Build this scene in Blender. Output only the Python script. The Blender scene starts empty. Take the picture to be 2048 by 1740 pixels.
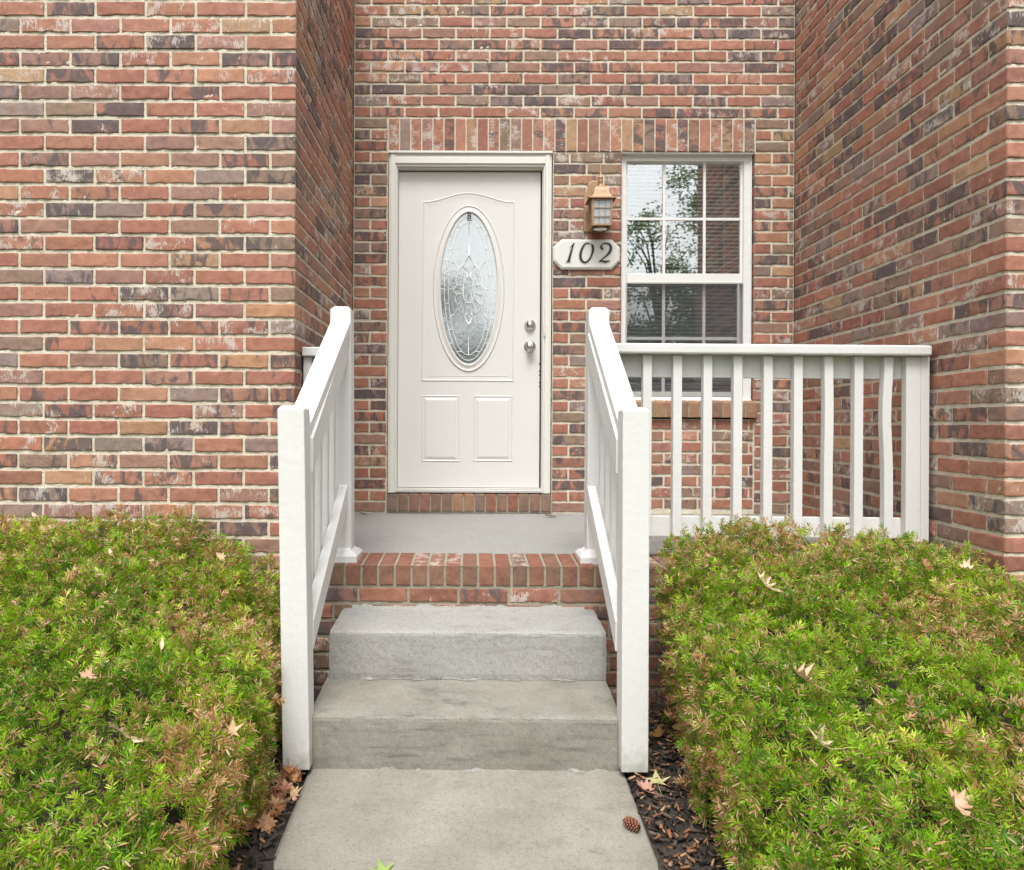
import bpy, math, random
import numpy as np
from math import radians, sin, cos, pi
from mathutils import Vector, Matrix
C = bpy.context.scene.collection
rng = np.random.default_rng(7)
random.seed(5)

# ------------------------------------------------------------------ camera
cam_data = bpy.data.cameras.new("camera")
cam = bpy.data.objects.new("camera", cam_data); C.objects.link(cam)
YAW, ROLL = 0.0054, 0.0049
fwd = Vector((-sin(YAW), cos(YAW), 0)); rt = Vector((cos(YAW), sin(YAW), 0)); up = Vector((0, 0, 1))
Rr = rt*cos(ROLL) + up*sin(ROLL); Uu = up*cos(ROLL) - rt*sin(ROLL)
M = Matrix((Rr, Uu, -fwd)).transposed().to_4x4()
M.translation = Vector((0, -4.695, 0.539))
cam.matrix_world = M
cam_data.sensor_fit = 'HORIZONTAL'; cam_data.sensor_width = 36
cam_data.lens = 36*1514/2048
cam_data.shift_x = (1024-936.9)/2048
cam_data.shift_y = -(870-851.8)/2048
cam_data.clip_start = 0.05; cam_data.clip_end = 500
bpy.context.scene.camera = cam

# ------------------------------------------------------------------ world, sun, exposure
SUN_EL, SUN_AZ = radians(60), radians(188)      # azimuth measured clockwise from +Y
world = bpy.data.worlds.new("World"); bpy.context.scene.world = world
world.use_nodes = True
wn, wl = world.node_tree.nodes, world.node_tree.links
wn.clear()
sky = wn.new('ShaderNodeTexSky'); sky.sky_type = 'NISHITA'; sky.sun_disc = False
sky.sun_elevation = SUN_EL; sky.sun_rotation = SUN_AZ; sky.air_density = 1.0; sky.dust_density = 4.0
hs = wn.new('ShaderNodeHueSaturation'); hs.inputs['Saturation'].default_value = 0.07
tc = wn.new('ShaderNodeTexCoord'); cn = wn.new('ShaderNodeTexNoise')
cn.inputs['Scale'].default_value = 2.2; cn.inputs['Detail'].default_value = 6
cr = wn.new('ShaderNodeMapRange'); cr.inputs['From Min'].default_value = .3; cr.inputs['From Max'].default_value = .7
cr.inputs['To Min'].default_value = .72; cr.inputs['To Max'].default_value = 1.22
mul = wn.new('ShaderNodeMix'); mul.data_type = 'RGBA'; mul.blend_type = 'MULTIPLY'; mul.inputs[0].default_value = 1
bg = wn.new('ShaderNodeBackground'); bg.inputs['Strength'].default_value = 0.15
wo = wn.new('ShaderNodeOutputWorld')
wl.new(sky.outputs[0], hs.inputs['Color']); wl.new(tc.outputs['Generated'], cn.inputs['Vector'])
wl.new(cn.outputs['Fac'], cr.inputs['Value']); wl.new(hs.outputs[0], mul.inputs[6]); wl.new(cr.outputs[0], mul.inputs[7])
wl.new(mul.outputs[2], bg.inputs['Color']); wl.new(bg.outputs[0], wo.inputs['Surface'])
sun_d = bpy.data.lights.new("sun", 'SUN'); sun_d.energy = 1.35; sun_d.angle = radians(22); sun_d.color = (1, .97, .92)
sun = bpy.data.objects.new("sun", sun_d); C.objects.link(sun)
sd = Vector((sin(SUN_AZ)*cos(SUN_EL), cos(SUN_AZ)*cos(SUN_EL), sin(SUN_EL)))
sun.rotation_euler = sd.to_track_quat('Z', 'Y').to_euler()
sc = bpy.context.scene
sc.view_settings.view_transform = 'Standard'; sc.view_settings.look = 'None'
sc.view_settings.gamma = 1; sc.view_settings.exposure = 0.74
sc.render.engine = 'CYCLES'
sc.cycles.max_bounces = 8; sc.cycles.transparent_max_bounces = 12

# ------------------------------------------------------------------ helpers: nodes
class NT:
    def __init__(s, name):
        s.m = bpy.data.materials.new(name); s.m.use_nodes = True
        s.n = s.m.node_tree.nodes; s.l = s.m.node_tree.links; s.n.clear()
        s.out = s.n.new('ShaderNodeOutputMaterial')
    def new(s, t, **k):
        n = s.n.new('ShaderNode'+t)
        for a, b in k.items(): setattr(n, a, b)
        return n
    def link(s, a, b): s.l.new(a, b)
    def setin(s, node, key, v):
        i = node.inputs[key]
        if isinstance(v, bpy.types.NodeSocket): s.l.new(v, i)
        else: i.default_value = v if not (isinstance(v, tuple) and len(v) == 3 and i.type == 'RGBA') else (*v, 1)
    def noise(s, vec, scale, detail=4, rough=.5, dist=0):
        n = s.new('TexNoise'); s.link(vec, n.inputs['Vector'])
        n.inputs['Scale'].default_value = scale; n.inputs['Detail'].default_value = detail
        n.inputs['Roughness'].default_value = rough; n.inputs['Distortion'].default_value = dist
        return n.outputs['Fac']
    def mapr(s, v, a, b, c=0, d=1, smooth=False):
        n = s.new('MapRange'); n.clamp = True
        if smooth: n.interpolation_type = 'SMOOTHSTEP'
        s.setin(n, 'Value', v)
        for k, x in (('From Min', a), ('From Max', b), ('To Min', c), ('To Max', d)): s.setin(n, k, x)
        return n.outputs[0]
    def mix(s, f, a, b, mode='MIX'):
        n = s.new('Mix'); n.data_type = 'RGBA'; n.blend_type = mode
        s.setin(n, 0, f); s.setin(n, 6, a); s.setin(n, 7, b)
        return n.outputs[2]
    def math(s, op, a, b=0.0):
        n = s.new('Math'); n.operation = op; s.setin(n, 0, a); s.setin(n, 1, b); return n.outputs[0]
    def mapping(s, vec, scale=(1, 1, 1), loc=(0, 0, 0)):
        n = s.new('Mapping'); s.link(vec, n.inputs['Vector']); n.inputs['Scale'].default_value = scale
        n.inputs['Location'].default_value = loc; return n.outputs[0]
    def obj(s): return s.new('TexCoord').outputs['Object']
    def geo(s): return s.new('NewGeometry').outputs['Position']
    def attr(s, name, out='Color'):
        n = s.new('Attribute'); n.attribute_name = name; return n.outputs[out]
    def bump(s, h, strength=.5, dist=.01, nrm=None):
        n = s.new('Bump'); n.inputs['Strength'].default_value = strength; n.inputs['Distance'].default_value = dist
        s.link(h, n.inputs['Height'])
        if nrm is not None: s.link(nrm, n.inputs['Normal'])
        return n.outputs[0]
    def pbsdf(s, color, rough=.6, normal=None, **k):
        b = s.new('BsdfPrincipled'); s.setin(b, 'Base Color', color); s.setin(b, 'Roughness', rough)
        if normal is not None: s.link(normal, b.inputs['Normal'])
        for a, v in k.items(): s.setin(b, a.replace('_', ' '), v)
        return b
    def done(s, sh):
        s.link(sh if isinstance(sh, bpy.types.NodeSocket) else sh.outputs[0], s.out.inputs['Surface']); return s.m

# ---- materials
def mat_brick():
    t = NT('brick'); uv = t.new('UVMap'); uv.uv_map = 'UVMap'; v = uv.outputs[0]
    base = t.attr('bc'); par = t.new('SeparateColor'); t.link(t.attr('bm'), par.inputs[0])
    dk, wh, ri = par.outputs
    pos = t.geo()
    # soft mottling
    n1 = t.noise(v, 26, 5, .6, .6)
    col = t.mix(t.mapr(n1, .3, .7), t.mix(.38, base, (.10, .045, .04)), t.mix(.22, base, (.52, .30, .20)))
    n1b = t.noise(v, 9, 2, .5, 1.0)
    col = t.mix(t.mapr(n1b, .5, .75, 0, .45), col, (.33, .155, .085))
    # fired dark bands, stretched across the brick height
    vs = t.mapping(v, (17, 7, 1))
    n2 = t.noise(vs, 1, 4, .62, .9)
    thr = t.math('SUBTRACT', .78, t.math('MULTIPLY', dk, .36))
    md = t.mapr(t.math('SUBTRACT', n2, thr), -.03, .10, 0, .86, True)
    col = t.mix(md, col, t.mix(n1, (.055, .047, .052), (.13, .10, .10)))
    # lime smears
    vw = t.mapping(v, (48, 16, 1), (5, 3, 0))
    n3 = t.noise(vw, 1, 5, .62, 3.2); n3b = t.noise(v, 15, 2)
    n3 = t.math('ADD', t.math('MULTIPLY', n3, .5), t.math('MULTIPLY', n3b, .5))
    thr2 = t.math('SUBTRACT', .70, t.math('MULTIPLY', wh, .175))
    mw = t.mapr(t.math('SUBTRACT', n3, thr2), 0, .05, 0, .75)
    col = t.mix(mw, col, (.56, .50, .45))
    # lime specks and soot points
    vn = t.new('TexVoronoi'); t.link(pos, vn.inputs['Vector']); vn.inputs['Scale'].default_value = 62
    sp = t.mapr(vn.outputs['Distance'], .09, .055)
    col = t.mix(t.math('MULTIPLY', sp, t.mapr(t.noise(pos, 7, 2), .52, .6)), col, (.68, .62, .55))
    n4 = t.noise(pos, 320, 3)
    col = t.mix(t.mapr(n4, .58, .74, 0, .4), col, (.09, .05, .045))
    h = t.math('ADD', t.math('MULTIPLY', t.noise(v, 60, 5, .6, .6), 1.0), t.math('MULTIPLY', n4, .35))
    b = t.bump(h, .6, .003)
    return t.done(t.pbsdf(col, .82, b))
def mat_mortar(dirty=0.0):
    t = NT('weathered_mortar' if dirty else 'mortar'); pos = t.geo()
    n = t.noise(pos, 14, 5, .6); n2 = t.noise(pos, 130, 4, .7)
    col = t.mix(t.mapr(n, .3, .7), (.62, .555, .435), (.74, .68, .56))
    col = t.mix(t.mapr(n2, .35, .75, 0, .28), col, (.42, .37, .28))
    if dirty: col = t.mix(1, col, (.50, .49, .47), 'MULTIPLY')
    h = t.math('ADD', t.noise(pos, 45, 4, .6), t.math('MULTIPLY', n2, .8))
    return t.done(t.pbsdf(col, .95, t.bump(h, .8, .006)))
def mat_paint(name, c, rough=.42, grime=.15, dents=.35, grain=True, foot=False):
    t = NT(name); pos = t.obj()
    n = t.noise(pos, 5, 5, .6); n2 = t.noise(pos, 38, 3)
    col = t.mix(t.mapr(n, .35, .75, 0, grime), c, tuple(x*.74 for x in c))
    chip = t.noise(pos, 26, 6, .65, .4)
    col = t.mix(t.mapr(chip, .735, .76, 0, .55 if grain else 0), col, (.33, .28, .23))
    if foot:
        sp_ = t.new('SeparateXYZ'); t.link(t.geo(), sp_.inputs[0])
        gm = t.math('ADD', sp_.outputs['Z'], t.math('MULTIPLY', t.math('SUBTRACT', n2, .5), .16))
        col = t.mix(t.mapr(gm, -.52, -.615, 0, .6), col, (.27, .27, .19))
    g = t.noise(t.mapping(pos, (60, 60, 5)), 1, 3)
    h = t.math('ADD', t.math('MULTIPLY', n2, .6), t.math('MULTIPLY', g, .5 if grain else 0.05))
    return t.done(t.pbsdf(col, rough, t.bump(h, dents, .003)))
def mat_concrete(name, c1, c2, stain=.5, gloss=.85, blue=0.0, dark=(.10, .092, .078), soil=.0):
    t = NT(name); pos = t.geo()
    n = t.noise(pos, 4.5, 7, .66); n2 = t.noise(pos, 230, 3, .75); n3 = t.noise(t.mapping(pos, (3, 5, 22)), 1.6, 8, .72)
    col = t.mix(t.mapr(n, .32, .68), c1, c2)
    if blue: col = t.mix(t.mapr(t.noise(pos, 2.3, 5, .6), .42, .62, 0, blue), col, (.27, .31, .325))
    col = t.mix(t.mapr(t.noise(pos, 55, 5, .7), .5, .72, 0, .30), col, dark)
    n5 = t.noise(pos, 120, 3, .8); col = t.mix(t.mapr(n5, .52, .66, 0, .42), col, dark)
    col = t.mix(t.mapr(n2, .55, .75, 0, .4), col, dark)
    col = t.mix(t.mapr(n2, .42, .28, 0, .4), col, (.52, .49, .43))
    if stain:
        m = t.math('MULTIPLY', t.mapr(n3, .50, .66), t.mapr(t.noise(pos, 2.7, 4, .6), .42, .62, .15, 1))
        col = t.mix(t.math('MULTIPLY', m, stain), col, dark)
    vn = t.new('TexVoronoi'); t.link(pos, vn.inputs['Vector']); vn.inputs['Scale'].default_value = 75
    col = t.mix(t.mapr(vn.outputs['Distance'], .085, .05, 0, .8), col, t.mix(t.mapr(n, .45, .5), (.05, .045, .04), (.58, .55, .48)))
    h = t.math('ADD', n2, t.math('MULTIPLY', t.noise(pos, 90, 4, .6), .7))
    return t.done(t.pbsdf(col, gloss, t.bump(h, .35, .0022)))
def mat_plain(name, c, rough=.5, metallic=0.0, bump=.1, scale=60, var=.15):
    t = NT(name); pos = t.obj(); n = t.noise(pos, scale, 3)
    col = t.mix(t.mapr(n, .3, .7, 0, var), c, tuple(x*.6 for x in c))
    return t.done(t.pbsdf(col, rough, t.bump(n, bump, .002), Metallic=metallic))
def mat_leafy(name, transl=.25, rough=.45):
    t = NT(name); c = t.attr('bc'); d = t.pbsdf(c, rough, Specular_IOR_Level=.22)
    tr = t.new('BsdfTranslucent'); t.link(t.mix(1, c, (1.0, 1.0, .45), 'MULTIPLY'), tr.inputs['Color'])
    m = t.new('MixShader'); m.inputs[0].default_value = transl
    t.link(d.outputs[0], m.inputs[1]); t.link(tr.outputs[0], m.inputs[2])
    return t.done(m)
def mat_dryleaf():
    t = NT('dry_leaf'); c = t.attr('bc'); p = t.obj()
    n = t.noise(p, 60, 4, .6); col = t.mix(t.mapr(n, .4, .7, 0, .5), c, t.mix(1, c, (.62, .45, .33), 'MULTIPLY'))
    d = t.pbsdf(col, .55, t.bump(n, .4, .002))
    tr = t.new('BsdfTranslucent'); t.link(col, tr.inputs['Color'])
    m = t.new('MixShader'); m.inputs[0].default_value = .18
    t.link(d.outputs[0], m.inputs[1]); t.link(tr.outputs[0], m.inputs[2]); return t.done(m)
def mat_glass(name, fac, rough=0.0, bumpy=None, tint=(1, 1, 1), body=0.0, bodycol=(.5, .55, .55)):
    t = NT(name); pos = t.geo()
    tp = t.new('BsdfTransparent'); t.setin(tp, 'Color', (*tint, 1))
    g = t.new('BsdfAnisotropic'); t.setin(g, 'Roughness', rough); t.setin(g, 'Color', (.97, 1, 1, 1))
    if bumpy:
        t.link(t.bump(t.noise(pos, bumpy[0], 3, .5, 1.2), bumpy[1], bumpy[2]), g.inputs['Normal'])
    base = tp.outputs[0]
    if body:
        d = t.new('BsdfTranslucent'); t.setin(d, 'Color', (*bodycol, 1)); d2 = t.new('BsdfDiffuse'); t.setin(d2, 'Color', (*bodycol, 1))
        mm = t.new('MixShader'); mm.inputs[0].default_value = .8; t.link(d.outputs[0], mm.inputs[1]); t.link(d2.outputs[0], mm.inputs[2])
        m0 = t.new('MixShader'); m0.inputs[0].default_value = body; t.link(base, m0.inputs[1]); t.link(mm.outputs[0], m0.inputs[2]); base = m0.outputs[0]
    m = t.new('MixShader'); fr = t.new('Fresnel'); fr.inputs[0].default_value = 1.5
    t.link(t.math('ADD', fr.outputs[0], fac), m.inputs[0])
    t.link(base, m.inputs[1]); t.link(g.outputs[0], m.inputs[2]); return t.done(m)

MB, MM = mat_brick(), mat_mortar()
MD = mat_mortar(1.0)
WHITE = mat_paint('white_wood_paint', (.70, .695, .675), .5, .2, .8, True, True)
DOORW = mat_paint('cream_door_paint', (.70, .69, .66), .42, .08, .12, False)
TRIM = mat_paint('cream_trim_paint', (.73, .71, .66), .38, .05, .08, False)
VINYL = mat_plain('white_vinyl', (.78, .775, .75), .35, 0, .05)
PORCHC = mat_concrete('grey_painted_concrete', (.315, .312, .29), (.36, .355, .335), .08, .6, .25)
STEPC = mat_concrete('step_concrete', (.35, .34, .315), (.41, .40, .37), .4, .9, .28)
STEPC2 = mat_concrete('stained_step_concrete', (.225, .21, .175), (.32, .302, .26), .95, .9, .1)
WALKC = mat_concrete('walk_concrete', (.255, .236, .20), (.335, .315, .27), .5, .92)
NEEDLE = mat_leafy('yew_needles', .38, .45)
TREEM = mat_leafy('tree_leaves', .3, .5)
DRY = mat_dryleaf()
BARK = mat_plain('bark', (.12, .08, .055), .9, 0, .8, 30, .6)
COPPER = mat_plain('tan_copper_paint', (.43, .265, .15), .42, .15, .2, 45, .55)
COPPERD = mat_plain('tarnished_bronze', (.16, .10, .06), .5, .5, .2, 60, .5)
STEEL = mat_plain('brushed_nickel', (.62, .61, .59), .25, 1.0, .05)
DARK = mat_plain('dark_gap', (.012, .011, .010), .9)
BLACK = mat_plain('black_number_paint', (.012, .012, .013), .35)
SIGNW = mat_plain('off_white_sign_paint', (.71, .70, .655), .4, 0, .06, 20, .05)
SIGNG = mat_plain('grey_number_outline', (.20, .20, .19), .5)
BLIND = mat_plain('white_blind_slats', (.88, .87, .88), .5, 0, .02)
GLASS = mat_glass('window_glass', .265)
FROST = mat_glass('frosted_lantern_glass', .05, .25, None, (.9, .95, 1), .75, (.62, .66, .68))
OVALG = mat_glass('textured_door_glass', .34, .03, (34, .10, .004), (.8, .9, .9), .4, (.54, .60, .61))
CAME = mat_plain('white_came', (.9, .9, .89), .35, 0, .05)
ROOMM = mat_plain('room_walls', (.10, .09, .085), .9)
def mat_screen():
    t = NT('insect_screen_mesh'); a = t.new('BsdfTransparent'); d = t.new('BsdfDiffuse'); t.setin(d, 'Color', (.10, .105, .11, 1))
    m = t.new('MixShader'); m.inputs[0].default_value = .20
    t.link(a.outputs[0], m.inputs[1]); t.link(d.outputs[0], m.inputs[2]); return t.done(m)
SCREEN = mat_screen()
def mat_mulch(name, c1, c2, sc_=60):
    t = NT(name); p = t.geo(); n = t.noise(p, sc_, 5, .65); col = t.mix(t.mapr(n, .3, .7), c1, c2)
    return t.done(t.pbsdf(col, .95, t.bump(t.noise(p, sc_*.6, 5, .6), 1, .02)))
SOIL_SHADE = mat_mulch('soil_and_hedge_shade', (.024, .018, .014), (.085, .064, .05))  # bed soil; also the painted shade colour of the hedge cores
LAWN = mat_mulch('lawn_grass', (.03, .06, .012), (.07, .11, .025), 18)
def mat_attr(name, rough=.9):
    t = NT(name); c = t.attr('bc'); p = t.geo(); n = t.noise(p, 200, 3)
    return t.done(t.pbsdf(t.mix(t.mapr(n, .3, .7, 0, .5), c, t.mix(1, c, (.5, .5, .5), 'MULTIPLY')), rough, t.bump(n, .5, .002)))
CHIP = mat_attr('bark_chips')
CONE = mat_attr('cone_scales', .45)

# ------------------------------------------------------------------ helpers: objects
def tag(o, label=None, cat=None, group=None, kind=None):
    if label: o['label'] = label
    if cat: o['category'] = cat
    if group: o['group'] = group
    if kind: o['kind'] = kind
    return o
def empty(name, loc, label, cat, group=None):
    o = bpy.data.objects.new(name, None); C.objects.link(o); o.location = loc; o.empty_display_size = .1
    bpy.context.view_layer.update()
    return tag(o, label, cat, group)
def link(name, me, mats, parent=None, smooth=False, bevel=0):
    for m in (mats if isinstance(mats, (list, tuple)) else [mats]): me.materials.append(m)
    o = bpy.data.objects.new(name, me); C.objects.link(o)
    if parent is not None:
        o.parent = parent
        o.matrix_parent_inverse = Matrix.Translation(-wloc(parent))
    if smooth:
        me.polygons.foreach_set('use_smooth', [True]*len(me.polygons))
    if bevel:
        b = o.modifiers.new('bevel', 'BEVEL'); b.width = bevel; b.segments = 2; b.limit_method = 'ANGLE'; b.harden_normals = False
    return o
def wloc(o):
    v = Vector(o.location)
    if o.parent: v = Vector((0, 0, 0)) + wloc(o.parent) + Vector(o.location) + o.matrix_parent_inverse.translation
    return v
class MBd:
    """collects verts / faces for ONE mesh"""
    def __init__(s): s.v = []; s.f = []; s.mi = []
    def add(s, vs, fs, mi=0):
        b = len(s.v); s.v += [tuple(p) for p in vs]
        for f in fs: s.f.append(tuple(i+b for i in f)); s.mi.append(mi)
    def box(s, x0, x1, y0, y1, z0, z1, mi=0, shear=None):
        vs = [(x, y, z) for x in (x0, x1) for y in (y0, y1) for z in (z0, z1)]
        if shear: vs = [shear(p) for p in vs]
        s.add(vs, [(0, 1, 3, 2), (4, 6, 7, 5), (0, 4, 5, 1), (2, 3, 7, 6), (0, 2, 6, 4), (1, 5, 7, 3)], mi)
    def hexa(s, low, high, mi=0):      # two quads of 4 points (same winding)
        s.add(list(low)+list(high), [(3, 2, 1, 0), (4, 5, 6, 7)]+[(i, (i+1) % 4, (i+1) % 4+4, i+4) for i in range(4)], mi)
    def tube(s, pts, r, seg=6, mi=0, closed=False, flat=None):
        pts = [Vector(p) for p in pts]; n = len(pts); vs = []
        for i, p in enumerate(pts):
            a = pts[i-1] if (i > 0 or closed) else p; b = pts[(i+1) % n] if (i < n-1 or closed) else p
            d = (b-a).normalized(); u = d.cross(Vector((0, 1, 0)))
            if u.length < 1e-3: u = d.cross(Vector((1, 0, 0)))
            u.normalize(); w = d.cross(u); rr = r[i] if isinstance(r, (list, tuple)) else r
            for k in range(seg):
                q = 2*pi*k/seg; vs.append(p+u*cos(q)*rr+w*sin(q)*rr*(flat or 1))
        fs = []
        for i in range(n if closed else n-1):
            for k in range(seg):
                j = (i+1) % n
                fs.append((i*seg+k, i*seg+(k+1) % seg, j*seg+(k+1) % seg, j*seg+k))
        if not closed: fs += [tuple(range(seg)), tuple((n-1)*seg+k for k in reversed(range(seg)))]
        s.add(vs, fs, mi)
    def lathe(s, prof, cx, cy, seg=20, mi=0, axis='z', c3=0):
        vs = []
        for r, h in prof:
            for k in range(seg):
                a = 2*pi*k/seg
                if axis == 'z': vs.append((cx+r*cos(a), cy+r*sin(a), h))
                else: vs.append((cx+r*cos(a), h, c3+r*sin(a)))
        fs = []
        for i in range(len(prof)-1):
            for k in range(seg): fs.append((i*seg+k, i*seg+(k+1) % seg, (i+1)*seg+(k+1) % seg, (i+1)*seg+k))
        fs += [tuple(range(seg)), tuple((len(prof)-1)*seg+k for k in range(seg))]
        s.add(vs, fs, mi)
    def poly(s, pts, y0, y1, mi=0):    # extruded polygon in the xz plane, from y0 (front) to y1
        n = len(pts)
        s.add([(x, y0, z) for x, z in pts]+[(x, y1, z) for x, z in pts],
              [tuple(range(n)), tuple(reversed(range(n, 2*n)))]+[(i, i+n, (i+1) % n+n, (i+1) % n) for i in range(n)], mi)
    def sweep(s, path, prof, y0, mi=0, cap=True):
        """closed path in xz (counter-clockwise), profile (inward offset, height towards -y)"""
        P = [Vector((x, z)) for x, z in path]; n = len(P); off = []
        for i in range(n):
            d1 = (P[i]-P[i-1]).normalized(); d2 = (P[(i+1) % n]-P[i]).normalized()
            n1 = Vector((-d1.y, d1.x)); n2 = Vector((-d2.y, d2.x)); m = (n1+n2)
            m = m.normalized() if m.length > 1e-6 else n1
            off.append(m/max(.4, m.dot(n1)))
        vs = []
        for o, h in prof:
            for p, q in zip(P, off): vs.append((p.x+q.x*o, y0-h, p.y+q.y*o))
        fs = [(j*n+i, j*n+(i+1) % n, (j+1)*n+(i+1) % n, (j+1)*n+i) for j in range(len(prof)-1) for i in range(n)]
        if cap: fs.append(tuple((len(prof)-1)*n+i for i in range(n)))
        s.add(vs, fs, mi)
    def ribbon(s, pts, ws, y0, y1, mi=0, grow=0):
        P = [Vector((a, b)) for a, b in pts]; L = []; R = []
        for i, p in enumerate(P):
            d = (P[min(i+1, len(P)-1)]-P[max(i-1, 0)]).normalized(); q = Vector((-d.y, d.x)); w = ws[i]/2+grow
            pp = p - d*grow if i == 0 else (p + d*grow if i == len(P)-1 else p)
            L.append(pp+q*w); R.append(pp-q*w)
        n = len(P)
        for i in range(n-1):
            s.poly([tuple(L[i]), tuple(R[i]), tuple(R[i+1]), tuple(L[i+1])], y0, y1, mi)
    def build(s, name, mats, parent=None, smooth=False, bevel=0):
        me = bpy.data.meshes.new(name); me.from_pydata(s.v, [], s.f)
        me.polygons.foreach_set('material_index', s.mi); me.update()
        return link(name, me, mats, parent, smooth, bevel)
def np_mesh(name, V, quads, mats, parent=None, cols=None, uv=None, bm=None, mi=None, smooth=False):
    me = bpy.data.meshes.new(name); V = np.asarray(V, np.float32); Q = np.asarray(quads, np.int32)
    me.vertices.add(len(V)); me.vertices.foreach_set('co', V.ravel())
    k = Q.shape[1]
    me.loops.add(Q.size); me.loops.foreach_set('vertex_index', Q.ravel())
    me.polygons.add(len(Q)); me.polygons.foreach_set('loop_start', np.arange(0, Q.size, k, dtype=np.int32))
    try: me.polygons.foreach_set('loop_total', np.full(len(Q), k, np.int32))
    except Exception: pass
    if mi is not None: me.polygons.foreach_set('material_index', np.asarray(mi, np.int32))
    if smooth: me.polygons.foreach_set('use_smooth', np.ones(len(Q), bool))
    for nm, arr in (('bc', cols), ('bm', bm)):
        if arr is not None:
            a = me.color_attributes.new(nm, 'FLOAT_COLOR', 'POINT')
            full = np.ones((len(V), 4), np.float32); full[:, :3] = arr
            a.data.foreach_set('color', full.ravel())
    if uv is not None:
        u = me.uv_layers.new(name='UVMap'); u.data.foreach_set('uv', np.asarray(uv, np.float32)[Q.ravel()].ravel())
    me.update(calc_edges=True); me.validate()
    return link(name, me, mats, parent)
def spline(pts, n=8, closed=False):
    P = [np.array(p, float) for p in pts]; out = []; m = len(P)
    for i in range(m if closed else m-1):
        g = lambda j: P[j % m] if closed else P[max(0, min(m-1, j))]
        a, b, c, d = g(i-1), g(i), g(i+1), g(i+2)
        for k in range(n):
            t = k/n; out.append(.5*((2*b)+(-a+c)*t+(2*a-5*b+4*c-d)*t*t+(-a+3*b-3*c+d)*t**3))
    if not closed: out.append(P[-1])
    return [tuple(x) for x in out]

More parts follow.
